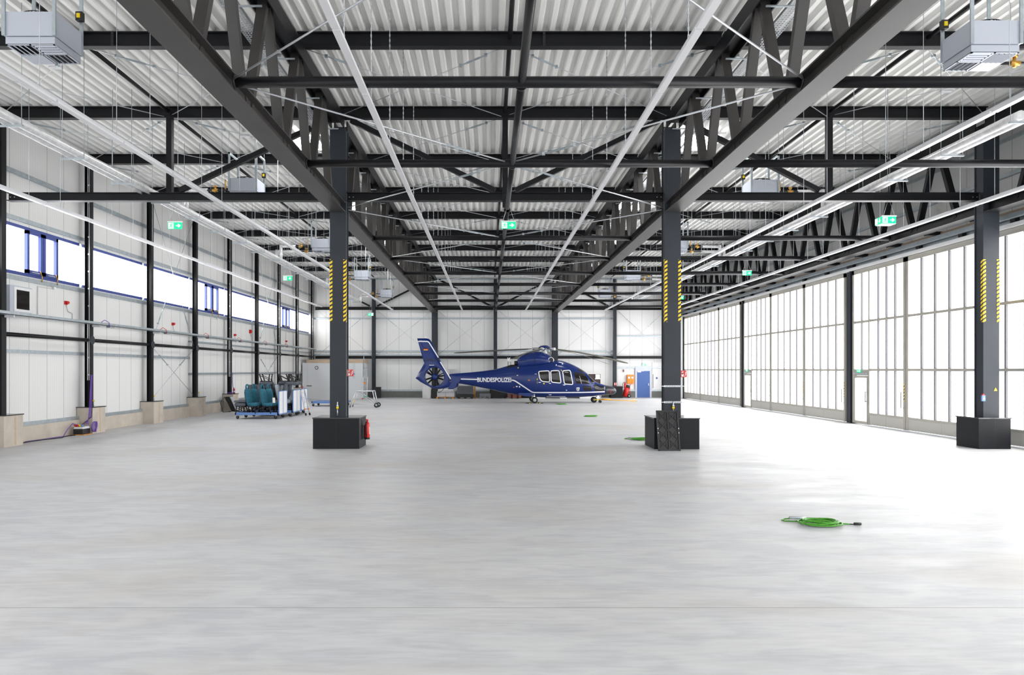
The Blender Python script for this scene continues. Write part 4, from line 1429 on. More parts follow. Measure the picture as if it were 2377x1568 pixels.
def outer(a):
    d = (math.cos(a), math.sin(a))
    best = 0
    for p, q in zip(OUT, OUT[1:] + OUT[:1]):
        px, py = p[0] - FC[0], p[1] - FC[1]
        ex, ey = q[0] - p[0], q[1] - p[1]
        den = d[0] * ey - d[1] * ex
        if abs(den) < 1e-9:
            continue
        t = (px * ey - py * ex) / den
        u = (px * d[1] - py * d[0]) / den
        if t > 0 and -1e-6 <= u <= 1 + 1e-6:
            best = max(best, t)
    return best


angs = sorted(set([math.atan2(p[1] - FC[1], p[0] - FC[0]) for p in OUT] + [2 * PI * k / 72 - PI for k in range(72)]))
RI = 95
loops = []
NR = 8
for a in angs:
    ro = outer(a)
    front, back = [], []
    for k in range(NR + 1):
        t = k / NR
        r = RI + (ro - RI) * t
        c, cz = FC[0] + r * math.cos(a), FC[1] + r * math.sin(a)
        h = fin_half(c, cz)
        e = h * (1 - 0.55 * max(0, (t - 0.55) / 0.45) ** 2)
        if k == 0:
            e = h * 0.9
        front.append((hx(c), HY - e, hz(cz)))
        back.append((hx(c), HY + e, hz(cz)))
    loops.append(front + back[::-1])
loops.append(loops[0])
fin = MB().loft(loops, False, False).build('tail_fin', 'heli_blue', RH_)
fy = lambda c, cz: HY - fin_half(c, cz)
# fan
MB().lathe([(0.02, -0.14), (0.10, -0.13), (0.21, -0.08), (0.215, 0.14), (0.0, 0.16)], (hx(FC[0]), HY, hz(FC[1])), 'y', 18).build('fan_hub', 'heli_blue', fin)
for k in range(10):
    a = 2 * PI * k / 10 + 0.18 + (0.12 if k % 2 else -0.05)
    d = Vector((math.cos(a), 0, math.sin(a)))
    c = Vector((hx(FC[0]), HY, hz(FC[1])))
    n = Vector((-math.sin(a), 0, math.cos(a)))
    tw = (n * 0.75 + Vector((0, 0.66, 0))) * 0.075
    MB().loft([[c + d * r + tw * s + Vector((0, 0.008 * u, 0)) for s, u in ((-1, -1), (1, -1), (1, 1), (-1, 1))] for r in (0.2, 0.64)], smooth=False).build('fan_blade', 'black_metal', fin)
st_ = MB()
for k in range(3):
    a = 2 * PI * k / 3 + 0.4
    d = Vector((math.cos(a), 0, math.sin(a)))
    c = Vector((hx(FC[0]), HY + 0.13, hz(FC[1])))
    st_.tube(c, c + d * 0.66, 0.03, 8)
st_.build('fan_support', 'heli_blue', fin)


def flat(poly, off, name, material, th=0.004):
    vs = [(hx(c), fy(c, z) - off, hz(z)) for c, z in poly] + [(hx(c), fy(c, z) - off + th, hz(z)) for c, z in poly]
    n = len(poly)
    return MB().add(vs, [tuple(range(n)), tuple(range(2 * n - 1, n - 1, -1))] + [(i, (i + 1) % n, n + (i + 1) % n, n + i) for i in range(n)]).build(name, material, fin)


def fin_ribbon(pts, wd, name, material, off=0.012):
    P = [Vector(p) for p in pts]
    fine = []
    for a, b in zip(P, P[1:]):
        n = max(1, int((b - a).length / 14))
        fine += [a.lerp(b, k / n) for k in range(n)]
    fine.append(P[-1])
    vs = []
    m = len(fine)
    for i, p in enumerate(fine):
        d = (fine[min(i + 1, m - 1)] - fine[max(i - 1, 0)]).normalized()
        nn = Vector((-d.y, d.x)) * wd / 2
        for s in (nn, -nn):
            c, z = p + s
            vs.append((hx(c), fy(c, z) - off, hz(z)))
    return MB().add(vs, [(2 * i, 2 * i + 1, 2 * i + 3, 2 * i + 2) for i in range(m - 1)]).build(name, material, fin)


fin_ribbon([(176, 230), (270, 231), (284, 238), (296, 256), (380, 392)], 11, 'white_stripe', 'heli_white')
fin_ribbon([(400, 436), (504, 606)], 11, 'white_stripe', 'heli_white')
fin_ribbon([(288, 468), (338, 469)], 5, 'white_stripe', 'heli_white')
for k, mm in enumerate(('heli_black', 'red', 'gold')):
    z0 = 296 + 8 * k
    flat([(233, z0), (275, z0), (275, z0 + 8), (233, z0 + 8)], 0.012, 'flag_band', mm)
vs, fs = text_mesh('D-HLTK', 1.0, 0.015)
xs = [v[0] for v in vs]; zs = [v[1] for v in vs]
out = []
for v in vs:
    c, cz = 243 + (v[0] - min(xs)) / (max(xs) - min(xs)) * 148, 430 - (v[1] - min(zs)) / (max(zs) - min(zs)) * 34
    out.append((hx(c), fy(c, cz) - 0.016, hz(cz)))
MB().add(out, fs).build('lettering', 'heli_black', fin)
MB().box(hx(168), hx(284), HY - 0.07, HY + 0.07, hz(199), hz(194)).lathe([(0.05, 0), (0.045, 0.06), (0.02, 0.1)], (hx(250), HY, hz(196)), 'z', 10).build('tail_light', 'white', fin)
MB().lathe([(0.05, 0), (0.07, 0.1), (0.02, 0.2)], (hx(190), HY, hz(560)), 'z', 10).tube((hx(156), HY, hz(600)), (hx(172), HY, hz(596)), 0.02, 6).build('tail_cap', 'bright_steel', fin)

# horizontal stabiliser with its end plates and tail skid
for sg in (-1, 1):
    y0, y1 = HY + sg * 0.2, HY + sg * 1.55
    MB().loft([[(hx(500), y0, hz(615)), (hx(545), y0, hz(602)), (hx(590), y0, hz(612)), (hx(545), y0, hz(624))],
               [(hx(520), y1, hz(615)), (hx(548), y1, hz(607)), (hx(580), y1, hz(613)), (hx(548), y1, hz(620))]], smooth=False).build('stabiliser', 'heli_blue', RH_)
    e = MB().loft([[(hx(c), y1 + dy, hz(z)) for c, z in ((515, 600), (560, 588), (604, 592), (604, 620), (572, 655), (568, 680), (540, 705), (486, 704), (520, 640))] for dy in (-0.03, 0.03)], smooth=False).build('end_plate', 'heli_blue', RH_)
MB().path([(hx(440), HY, hz(695)), (hx(415), HY, hz(725)), (hx(395), HY, hz(738)), (hx(372), HY, hz(738))], 0.02, 6).build('tail_skid', 'black_metal', RH_)

# main rotor
HC = Vector((hx(1442), HY, hz(300)))
mast = MB().lathe([(0.22, hz(352)), (0.16, hz(335)), (0.13, hz(318)), (0.26, hz(312)), (0.28, hz(300)), (0.2, hz(292))], (HC.x, HY, 0), 'z', 20).build('rotor_mast', 'bright_steel', RH_)
MB().lathe([(0.0, hz(268)), (0.22, hz(272)), (0.36, hz(282)), (0.40, hz(291)), (0.36, hz(295)), (0.0, hz(296))], (HC.x, HY, 0), 'z', 24).build('hub_cap', 'heli_blue', mast)
tips = {0: (180, 3.46), 1: (252, 3.12), 2: (324, 2.70), 3: (36, 2.70), 4: (108, 3.15)}
for k, (deg, zt) in tips.items():
    a = math.radians(deg)
    d = Vector((math.cos(a), math.sin(a), 0))
    n = Vector((-math.sin(a), math.cos(a), 0))
    z0 = HC.z - 0.02
    def at(r):
        t = (r - 0.4) / 5.9
        drop = (z0 - zt) * (0.45 * t + 0.55 * t * t)
        return HC + d * r + Vector((0, 0, -0.02 - drop))
    L = []
    for r, ch, th in ((0.75, 0.10, 0.06), (1.0, 0.14, 0.05), (1.3, 0.38, 0.04), (2.5, 0.385, 0.034), (4.0, 0.385, 0.03), (5.7, 0.385, 0.024), (6.1, 0.30, 0.018), (6.3, 0.16, 0.01)):
        c = at(r)
        up = Vector((0, 0, 1))
        tl = n + up * (0.55 if k == 1 else 0.22)
        L.append([c + tl * (u * ch) + up * (v * th) for u, v in ((-0.72, 0.0), (-0.2, 0.5), (0.15, 0.55), (0.28, 0.0), (0.15, -0.4), (-0.2, -0.35))])
    b = MB().loft(L).build('rotor_blade', 'blade', RH_)
    c0, c1 = at(0.30), at(0.85)
    g = MB().tube(c0, c1, 0.09, 10).tube(c0 + n * 0.17 + Vector((0, 0, -0.02)), c1 + n * 0.05, 0.035, 8).lathe([(0.05, -0.09), (0.07, 0.0), (0.05, 0.09)], tuple(at(0.55)), 'z', 10)
    g.tube(c0 + n * 0.16, c0 + n * 0.16 + Vector((0, 0, -0.30)), 0.02, 6)
    g.build('blade_grip', 'bright_steel', b)

# undercarriage
for sg in (-1, 1):
    w0 = Vector((hx(1332), HY + sg * 1.22, 0.22))
    if sg > 0:
        w0.x = hx(1332)
    lg = MB().tube((w0.x - 0.02, w0.y - sg * 0.15, hz(752)), (w0.x, w0.y - sg * 0.15, 0.24), 0.05, 10).tube((w0.x - 0.45, w0.y - sg * 0.35, hz(755)), (w0.x - 0.02, w0.y - sg * 0.15, 0.45), 0.03, 8) \
        .tube((w0.x, w0.y - sg * 0.18, 0.22), (w0.x, w0.y + sg * 0.02, 0.22), 0.04, 10).build('main_gear_leg', 'bright_steel', RH_)
    prof = [(0.10, -0.09), (0.19, -0.09), (0.215, -0.06), (0.22, 0), (0.215, 0.06), (0.19, 0.09), (0.10, 0.09)]
    MB().lathe(prof, tuple(w0), 'y', 24).build('tyre', 'rubber', lg)
    MB().lathe([(0.03, -0.105), (0.09, -0.10), (0.11, -0.092), (0.11, 0.092), (0.09, 0.10), (0.03, 0.105)], tuple(w0), 'y', 18).build('wheel_rim', 'galv', lg)
    MB().loft([[(hx(c), HY + sg * yy, hz(z)) for c, z in ((1180, 742), (1300, 742), (1345, 758), (1340, 772), (1250, 778), (1175, 756))] for yy in (0.80, 1.02)], smooth=False).build('gear_fairing', 'heli_blue', RH_)
w0 = Vector((hx(1938), HY, 0.20))
lg = MB().tube((hx(1965), HY, hz(772)), (hx(1968), HY, 0.42), 0.05, 10).tube((hx(1968), HY, 0.44), (w0.x, HY - 0.12, 0.22), 0.03, 8).tube((hx(1968), HY, 0.44), (w0.x, HY + 0.12, 0.22), 0.03, 8).tube((w0.x, HY - 0.16, 0.2), (w0.x, HY + 0.16, 0.2), 0.03, 8).build('nose_gear_leg', 'bright_steel', RH_)
for sy in (-0.15, 0.15):
    MB().lathe([(0.08, -0.06), (0.17, -0.06), (0.195, -0.03), (0.2, 0), (0.195, 0.03), (0.17, 0.06), (0.08, 0.06)], (w0.x, HY + sy, 0.2), 'y', 22).build('tyre', 'rubber', lg)
    MB().lathe([(0.02, -0.07), (0.08, -0.062), (0.085, 0.062), (0.02, 0.07)], (w0.x, HY + sy, 0.2), 'y', 16).build('wheel_rim', 'galv', lg)
# aerials, K plate, probes, wipers
vs, fs = text_mesh('K', 1.0, 0.02)
xs = [v[0] for v in vs]; zs = [v[1] for v in vs]
K3 = []
for v in vs:
    u, t = (v[0] - min(xs)) / (max(xs) - min(xs)), (v[1] - min(zs)) / (max(zs) - min(zs))
    K3.append((hx(1070 + 36 * u + 4 * (1 - t)), HY - 0.30, hz(432 - 40 * t)))
n = len(K3)
MB().add(K3 + [(a, b + 0.03, c) for a, b, c in K3], fs + [tuple(n + i for i in f[::-1]) for f in fs]).build('letter_plate', 'heli_white', RH_)
MB().tube((hx(1075), HY - 0.28, hz(470)), (hx(1075), HY - 0.28, hz(395)), 0.015, 6).tube((hx(1102), HY - 0.28, hz(470)), (hx(1102), HY - 0.28, hz(425)), 0.015, 6).build('letter_post', 'black_metal', RH_)
patch([(1058, 492), (1062, 476), (1110, 464), (1166, 462), (1166, 478), (1120, 488), (1080, 496)], ST, 0.006, 8, 3).build('soot_panel', 'heli_black', RH_)
for c, z in ((1548, 474), (1610, 462)):
    q = side(ST, c, z)
    MB().lathe([(0.06, 0), (0.05, 0.03), (0.02, 0.10)], (q[0], q[1] + 0.03, q[2]), 'z', 8).build('roof_fitting', 'white', RH_)
q = side(ST, 2030, 745)
MB().box(hx(2092), hx(2098), HY - 0.42, HY - 0.38, hz(748), hz(716)).build('pitot_cover', 'red', RH_)

# ================================================================== THINGS ON THE FLOOR
# ---- tow bar at the nose wheel, wheel chocks
t = thing('tow_bar', 'orange tow bar lying on the floor from the helicopter nose wheel', 'tow bar', (9.5, 47.4, 0))
xa, xb = 7.55, 10.15
MB().tube((xa, 47.6, 0.22), (xb, 47.5, 0.13), 0.026, 8).tube((xa + 0.2, 47.6, 0.25), (xa + 0.9, 47.57, 0.22), 0.042, 8).build('bar', 'tow_orange', t)
MB().bar((xa - 0.05, 47.42, 0.22), (xa - 0.05, 47.78, 0.22), 0.05, 0.05).tube((xa - 0.3, 47.44, 0.22), (xa, 47.44, 0.22), 0.03, 6).tube((xa - 0.3, 47.76, 0.22), (xa, 47.76, 0.22), 0.03, 6).build('fork', 'yellow', t)
MB().path([(xb - 0.15 + 0.12 * math.cos(a), 47.5, 0.14 + 0.125 * math.sin(a)) for a in [2 * PI * k / 20 for k in range(20)]], 0.012, 6, True).build('ring', 'yellow', t)
MB().lathe([(0.09, -0.03), (0.09, 0.03)], (xa + 0.12, 47.45, 0.09), 'y', 14).lathe([(0.09, -0.03), (0.09, 0.03)], (xa + 0.12, 47.75, 0.09), 'y', 14).build('wheel', 'rubber', t)
MB().tube((xb, 47.5, 0.13), (xb + 0.2, 47.49, 0.12), 0.018, 6).build('eye', 'zinc', t)
for i, (x, lab) in enumerate(((hx(1332) - 0.34, 'left'), (hx(1332) + 0.34, 'right'))):
    s = 1 if i == 0 else -1
    t = thing('wheel_chock', 'black and yellow wheel chock at the %s of the near main helicopter wheel' % lab, 'chock', (x, HY - 1.22, 0))
    MB().prism([(x - s * 0.25, 0), (x + s * 0.10, 0), (x + s * 0.10, 0.03), (x + s * 0.06, 0.09), (x - s * 0.05, 0.03), (x - s * 0.25, 0.03)], 'y', HY - 1.45, HY - 1.0).build('chock', 'rubber', t)
    MB().box(x - 0.05, x + 0.05, HY - 1.46, HY - 1.452, 0.01, 0.045).build('yellow_mark', 'yellow', t)


# ---- green hoses
def hose(cx, cy, rx, ry, label, turns=7, tail=True, seed=1):
    rnd = random.Random(seed)
    t = thing('hose_coil', label, 'hose', (cx, cy, 0))
    pts = []
    for k in range(turns * 28):
        a = 2 * PI * k / 28
        tr = k / (turns * 28)
        w = 1 + 0.16 * math.sin(a * 0.37 + seed) + rnd.uniform(-0.015, 0.015)
        pts.append((cx + rx * w * math.cos(a) + 0.05 * math.sin(a * 0.21), cy + ry * w * math.sin(a) + 0.05 * math.cos(a * 0.17), 0.012 + 0.045 * tr + 0.006 * math.sin(a * 1.7)))
    if tail:
        pts += [(cx + rx * 0.7, cy + ry * 0.9, 0.03), (cx + rx * 1.3, cy + ry * 0.1, 0.012), (cx + rx * 1.75, cy - ry * 0.15, 0.012)]
    MB().path(pts, 0.011, 6).build('hose', 'hose', t)
    if tail:
        MB().path([(cx - rx * 0.5, cy + ry * 1.0, 0.02), (cx - rx * 1.2, cy + ry * 1.0, 0.012), (cx - rx * 1.7, cy + ry * 1.1, 0.012), (cx - rx * 1.75, cy + ry * 1.5, 0.012), (cx - rx * 1.5, cy + ry * 1.9, 0.012), (cx - rx * 1.2, cy + ry * 1.9, 0.02)], 0.010, 6).build('hose_end', 'hose', t)
        MB().tube((cx - rx * 1.2, cy + ry * 1.9, 0.03), (cx - rx * 0.2, cy + ry * 1.8, 0.03), 0.022, 8).tube((cx - rx * 0.2, cy + ry * 1.8, 0.03), (cx - rx * 0.1, cy + ry * 1.55, 0.03), 0.015, 6).build('blow_gun', 'galv', t)
        MB().tube((cx + rx * 1.75, cy - ry * 0.15, 0.012), (cx + rx * 2.05, cy - ry * 0.28, 0.012), 0.008, 6).lathe([(0.02, 0), (0.02, 0.1)], (cx + rx * 1.98, cy - ry * 0.25, 0.02), 'x', 8).build('coupling', 'black', t)


hose(4.86, 10.15, 0.25, 0.17, 'green hose coil with grey blow gun lying on the open floor, nearest', seed=3)
hose(4.92, 22.4, 0.26, 0.22, 'green hose coil on the floor beside the right column box', seed=5)
hose(4.93, 33.5, 0.26, 0.22, 'green hose coil on the open floor between right column and helicopter', seed=7, tail=False)
hose(4.75, 45.3, 0.28, 0.25, 'green hose coil on the floor in front of the helicopter belly', seed=9, tail=False)


# ---- hand fire extinguishers on the column boxes
def extinguisher(x, y, z, label, sgn=1):
    t = thing('fire_extinguisher', label, 'fire extinguisher', (x, y, z), 'hand fire extinguishers')
    MB().lathe([(0.0, 0.0), (0.07, 0.0), (0.075, 0.02), (0.075, 0.40), (0.06, 0.45), (0.03, 0.48), (0.025, 0.50)], (x, y, z + 0.03), 'z', 20).build('cylinder', 'red', t)
    MB().lathe([(0.0, 0.0), (0.078, 0.0), (0.078, 0.06), (0.0, 0.06)], (x, y, z), 'z', 20).build('foot_ring', 'black', t)
    L = []
    for k in range(9):
        a = -PI * 0.15 + PI * 0.55 * k / 8
        L.append((math.cos(a) * 0.0765, math.sin(a) * 0.0765))
    MB().loft([[(x + u, y - 0.0 + v * 0 - abs(v) * 0 + v, z + h) for u, v in L] for h in (0.15, 0.36)], False, False, closed=False).build('label_sheet', 'white', t)
    MB().tube((x, y, z + 0.50), (x, y, z + 0.56), 0.03, 10).bar((x - 0.03, y - 0.02, z + 0.57), (x - 0.02, y - 0.15, z + 0.60), 0.03, 0.015).lathe([(0.03, 0), (0.036, 0.03), (0.0, 0.05)], (x, y, z + 0.55), 'z', 10).build('valve', 'red', t)
    MB().path([(x, y - 0.02, z + 0.54), (x - 0.02, y - 0.10, z + 0.53), (x - 0.02, y - 0.13, z + 0.40), (x - 0.01, y - 0.10, z + 0.2), (x, y - 0.09, z + 0.08)], 0.014, 8).build('hose', 'rubber', t)
    MB().box(x - sgn * 0.11, x - sgn * 0.075, y - 0.03, y + 0.03, z + 0.02, z + 0.42).build('wall_holder', 'black_metal', t)


extinguisher(-3.61, 20.45, 0.22, 'red hand extinguisher hanging on the left near column box')
extinguisher(6.16, 20.45, 0.22, 'red hand extinguisher hanging on the right near column box, mostly hidden')

# ---- black plastic panel leaning on the right column box
t = thing('plastic_pallet', 'black ribbed plastic panel leaning against the right column box', 'panel', (5.05, 19.5, 0))
def lean(x, z, o=0.0):
    return (x, 19.40 + 0.24 * z - o, z)
px0, px1, ph = 4.76, 5.38, 1.12
m = MB()
def slab(x0, x1, z0, z1, o0, o1):
    m.add([lean(x0, z0, o0), lean(x1, z0, o0), lean(x1, z1, o0), lean(x0, z1, o0), lean(x0, z0, o1), lean(x1, z0, o1), lean(x1, z1, o1), lean(x0, z1, o1)],
          [(0, 1, 2, 3), (4, 7, 6, 5), (0, 4, 5, 1), (1, 5, 6, 2), (2, 6, 7, 3), (3, 7, 4, 0)])
slab(px0, px1, 0.0, ph, 0.0, 0.02)
m.build('sheet', 'black', t)
m = MB()
slab(px0, px0 + 0.04, 0, ph, 0.02, 0.06); slab(px1 - 0.04, px1, 0, ph, 0.02, 0.06); slab(px0, px1, 0, 0.04, 0.02, 0.06); slab(px0, px1, ph - 0.04, ph, 0.02, 0.06)
xm = (px0 + px1) / 2
slab(xm - 0.014, xm + 0.014, 0.04, ph - 0.04, 0.02, 0.06)
m.build('rim', 'black_metal', t)
m = MB()
for xa, xb in ((px0 + 0.05, xm - 0.02), (xm + 0.02, px1 - 0.05)):
    for k in range(4):
        z0, z1 = 0.06 + k * 0.255, 0.06 + (k + 1) * 0.255
        m.bar(lean(xa, z0, 0.035), lean(xb, z1, 0.035), 0.012, 0.03, (0, -1, 0))
        m.bar(lean(xb, z0, 0.035), lean(xa, z1, 0.035), 0.012, 0.03, (0, -1, 0))
        for q in (0.2, 0.8):
            xx = xa + (xb - xa) * q
            m.bar(lean(xx, z0 + 0.07, 0.03), lean(xx, z1 - 0.07, 0.03), 0.025, 0.02, (0, -1, 0))
m.build('rib', 'black_metal', t)
m = MB()
for xx in (px0 + 0.02, px1 - 0.02):
    for z in (0.5, 0.62):
        m.cbox(lean(xx, z, 0.065), (0.025, 0.02, 0.03))
m.build('clip', 'zinc', t)

# ---- power box with purple cables at the second left block
y0 = row(3)
t = thing('power_box', 'black power distribution box with white top by the window wall block', 'power box', (-14.25, y0 - 0.65, 0))
bx, by = -14.28, y0 - 0.95
MB().box(bx - 0.2, bx + 0.22, by - 0.02, by + 0.5, 0.0, 0.03).build('foot_board', 'orange_wood', t)
MB().rbox(bx - 0.17, bx + 0.17, by, by + 0.45, 0.03, 0.22, 0.02).build('casing', 'black', t)
MB().prism([(bx - 0.16, 0.22), (bx + 0.16, 0.22), (bx + 0.14, 0.29), (bx - 0.14, 0.29)], 'y', by + 0.02, by + 0.43).build('socket_panel', 'white', t)
for k, mm in enumerate(('red', 'red', 'yellow', 'trolley')):
    MB().tube((bx - 0.12 + 0.08 * k, by + 0.12, 0.28), (bx - 0.13 + 0.08 * k, by + 0.02, 0.36), 0.032, 8).build('plug', mm, t)
t = thing('cable', 'bundle of purple cables hanging down the second window wall column', 'cable', (-14.3, y0 - 0.3, 1))
for k in range(4):
    o = 0.035 * k
    MB().path([(XW + 0.19, y0 - 0.2 + o, 2.1), (XW + 0.2, y0 - 0.25 + o, 1.7), (XW + 0.23 + o, y0 - 0.36, 1.0), (-14.22 + o, y0 - 0.42, 0.6), (-14.2 - o * 2, y0 - 0.5, 0.34)], 0.013, 6).build('strand', 'purple' if k < 3 else 'black', t)
m = MB()
m.path([(-14.02 + 0.05 * math.cos(a * 0.9) + 0.006 * k / 6, y0 - 0.43 + 0.09 * math.cos(a), 0.26 + 0.18 * math.sin(a)) for k, a in enumerate([2 * PI * k / 16 for k in range(80)])], 0.013, 6)
m.path([(-14.3, y0 - 0.9, 0.34), (-14.4, y0 - 1.05, 0.42), (-14.45, y0 - 1.25, 0.25), (-14.45, y0 - 1.5, 0.02), (-14.5, y0 - 2.2, 0.015), (-14.6, y0 - 3.2, 0.015)], 0.013, 6)
m.build('loop', 'purple', t)
tag(MB().path([(-14.35, y0 - 0.7, 0.015), (-14.40, y0 - 1.5, 0.015), (-14.25, y0 - 1.9, 0.015), (-14.45, y0 - 2.6, 0.015), (-14.5, y0 - 4.0, 0.015)], 0.016, 6).build('cable', 'black', origin=None), 'black cable lying on the floor along the window wall foot', 'cable')

# tools at the fifth block: grey machine case leaning, red flasks on top
y5 = row(6)
t = thing('equipment_case', 'black and silver equipment case leaning against the block behind the seats', 'case', (-13.7, y5 - 0.7, 0))
MB().loft([[(-14.35 + 0.45 * (0.9 - z) + a, y5 - 0.55 + b, z) for a, b in ((-0.1, -0.25), (0.12, -0.25), (0.12, 0.2), (-0.1, 0.2))] for z in (0.0, 0.8)], smooth=False).build('case_body', 'black', t)
MB().loft([[(-14.22 + 0.45 * (0.9 - z) + a, y5 - 0.55 + b, z + 0.04) for a, b in ((0.0, -0.22), (0.06, -0.22), (0.06, 0.17), (0.0, 0.17))] for z in (0.05, 0.76)], smooth=False).build('case_lid', 'silver', t)
tag(MB().path([(-14.1, y5 - 1.0, 0.02), (-13.9, y5 - 1.3, 0.02), (-14.2, y5 - 1.6, 0.02), (-14.45, y5 - 1.3, 0.5), (-14.4, y5 - 0.9, 0.8), (-14.3, y5 - 0.7, 0.5), (-13.9, y5 - 0.9, 0.02), (-13.5, y5 - 1.0, 0.02)], 0.018, 6).build('cable', 'rubber'), 'looped black cable beside the equipment case on the floor', 'cable')
t = thing('spray_can', 'small red and white can on the block behind the seat trolleys', 'can', (-14.3, y5 - 0.1, 0.95))
MB().lathe([(0.05, 0), (0.05, 0.1), (0.05, 0.24), (0.02, 0.28), (0.02, 0.32), (0, 0.33)], (-14.25, y5 + 0.15, 0.95), 'z', 12).build('can', 'red', t)
MB().lathe([(0.051, 0.08), (0.051, 0.15)], (-14.25, y5 + 0.15, 0.95), 'z', 12).build('band', 'white', t)
tag(MB().path([(-14.36 + 0.13 * math.cos(a), y5 - 0.18 + 0.06 * math.sin(a), 0.965 + 0.003 * a) for a in [2 * PI * k / 12 for k in range(40)]] + [(-14.1, y5 - 0.3, 1.0), (-14.18, y5 - 0.3, 1.6), (-14.2, y5 - 0.2, 2.1)], 0.016, 6).build('cable', 'purple'),
    'purple cable coiled on the block behind the seat trolleys', 'cable')


# ---- seats
def seat(kind, cloth, label, loc, rot=0.0, flip=False, group=None):
    """airliner style helicopter seat facing +x in its own frame; origin at its feet"""
    t = bpy.data.objects.new('passenger_chair', None)
    C.objects.link(t)
    tag(t, label, 'seat', group)
    t.location = loc
    t.rotation_euler = (PI if flip else 0, 0, rot)
    if kind == 'plain':
        t.scale = (1.14, 1.14, 1.14)
    B = lambda mb, nmx, mm: mb.build(nmx, mm, t, world=False)
    # cushion
    L = []
    for x, z0, z1, w in ((-0.24, 0.36, 0.46, 0.20), (-0.18, 0.34, 0.49, 0.23), (0.0, 0.33, 0.48, 0.235), (0.16, 0.33, 0.50, 0.235), (0.24, 0.35, 0.48, 0.22), (0.27, 0.39, 0.45, 0.18)):
        L.append([(x, -w, z0 + 0.03), (x, -w + 0.03, z0), (x, w - 0.03, z0), (x, w, z0 + 0.03), (x, w, z1 - 0.03), (x, w - 0.05, z1), (x, 0, z1 - 0.015), (x, -w + 0.05, z1), (x, -w, z1 - 0.03)])
    B(MB().loft(L), 'cushion', cloth)
    # backrest leaning away
    L = []
    for z, d, w in ((0.42, 0.06, 0.20), (0.50, 0.08, 0.22), (0.70, 0.085, 0.23), (0.95, 0.08, 0.22), (1.08, 0.07, 0.19), (1.13, 0.05, 0.14)):
        x = -0.22 - 0.20 * (z - 0.42)
        if kind == 'folded':
            u = -0.24 + 0.55 * (z - 0.42) / 0.71
            L.append([(u, -w * 0.75, 0.50), (u, w * 0.75, 0.50), (u, w, 0.52), (u, w * 0.95, 0.57), (u, w * 0.5, 0.60), (u, -w * 0.5, 0.60), (u, -w * 0.95, 0.57), (u, -w, 0.52)])
            continue
        L.append([(x + d, -w * 0.75, z), (x + d, w * 0.75, z), (x + d * 0.5, w, z), (x - d * 0.6, w * 0.95, z), (x - d, w * 0.5, z), (x - d, -w * 0.5, z), (x - d * 0.6, -w * 0.95, z), (x + d * 0.5, -w, z)])
    bk = B(MB().loft(L), 'backrest', cloth)
    if kind != 'folded':
        B(MB().loft([[(-0.315 - 0.2 * (z - 0.42), -w, z), (-0.315 - 0.2 * (z - 0.42), w, z), (-0.335 - 0.2 * (z - 0.42), w, z), (-0.335 - 0.2 * (z - 0.42), -w, z)] for z, w in ((0.46, 0.12), (0.75, 0.15), (1.0, 0.12))], smooth=False), 'back_shell', 'dark_cloth')
    if kind == 'loop':
        xh = -0.36
        B(MB().path([(xh, -0.09, 1.10), (xh - 0.01, -0.095, 1.24), (xh - 0.02, -0.05, 1.32), (xh - 0.02, 0.05, 1.32), (xh - 0.01, 0.095, 1.24), (xh, 0.09, 1.10)], 0.035, 8), 'headrest', cloth)
        B(MB().box(-0.30, -0.29, -0.03, 0.03, 0.55, 1.05), 'harness', 'black')
    f = MB()
    for y in (-0.19, 0.19):
        f.tube((0.16, y, 0.34), (0.20, y, 0.0), 0.026, 6)
        f.tube((-0.12, y, 0.34), (-0.24, y, 0.0), 0.026, 6)
        f.tube((-0.24, y, 0.05), (0.20, y, 0.28), 0.014, 6)
        f.bar((-0.26, y, 0.012), (0.24, y, 0.012), 0.04, 0.024)
    f.box(-0.22, 0.22, -0.2, 0.2, 0.30, 0.34)
    B(f, 'leg_frame', 'black_metal')
    return t


def dolly(x0, x1, y0, y1, label, panel=True):
    t = thing('seat_trolley', label, 'trolley', ((x0 + x1) / 2, (y0 + y1) / 2, 0), 'blue seat trolleys')
    z = 0.19
    m = MB().box(x0, x1, y0, y0 + 0.05, z, z + 0.12).box(x0, x1, y1 - 0.05, y1, z, z + 0.12).box(x0, x0 + 0.05, y0, y1, z, z + 0.12).box(x1 - 0.05, x1, y0, y1, z, z + 0.12)
    m.build('frame', 'trolley', t)
    MB().box(x0 + 0.05, x1 - 0.05, y0 + 0.05, y1 - 0.05, z + 0.04, z + 0.07).build('deck', 'wood', t)
    for x in (x0 + 0.12, x1 - 0.12):
        for y in (y0 + 0.1, y1 - 0.1):
            w = MB().lathe([(0.03, -0.022), (0.07, -0.022), (0.078, 0), (0.07, 0.022), (0.03, 0.022)], (x - 0.03, y, 0.078), 'y', 16).build('castor_wheel', 'rubber', t)
            MB().box(x - 0.05, x + 0.05, y - 0.04, y + 0.04, 0.17, 0.19).bar((x, y - 0.03, 0.17), (x - 0.03, y - 0.03, 0.07), 0.03, 0.008).bar((x, y + 0.03, 0.17), (x - 0.03, y + 0.03, 0.07), 0.03, 0.008).build('castor_fork', 'zinc', w)
    if panel:
        e = MB()
        zt = 1.30
        e.box(x1, x1 + 0.04, y0, y0 + 0.04, z, zt).box(x1, x1 + 0.04, y1 - 0.04, y1, z, zt).box(x1, x1 + 0.04, y0, y1, zt - 0.03, zt).box(x1, x1 + 0.04, y0, y1, z, z + 0.05)
        ym = (y0 + y1) / 2
        e.box(x1, x1 + 0.04, ym - 0.02, ym + 0.02, z, zt)
        e.build('end_frame', 'trolley', t)
        MB().box(x1 + 0.01, x1 + 0.03, y0 + 0.04, ym - 0.02, z + 0.05, zt - 0.03).box(x1 + 0.01, x1 + 0.03, ym + 0.02, y1 - 0.04, z + 0.05, zt - 0.03).build('end_board', 'white', t)
    return t


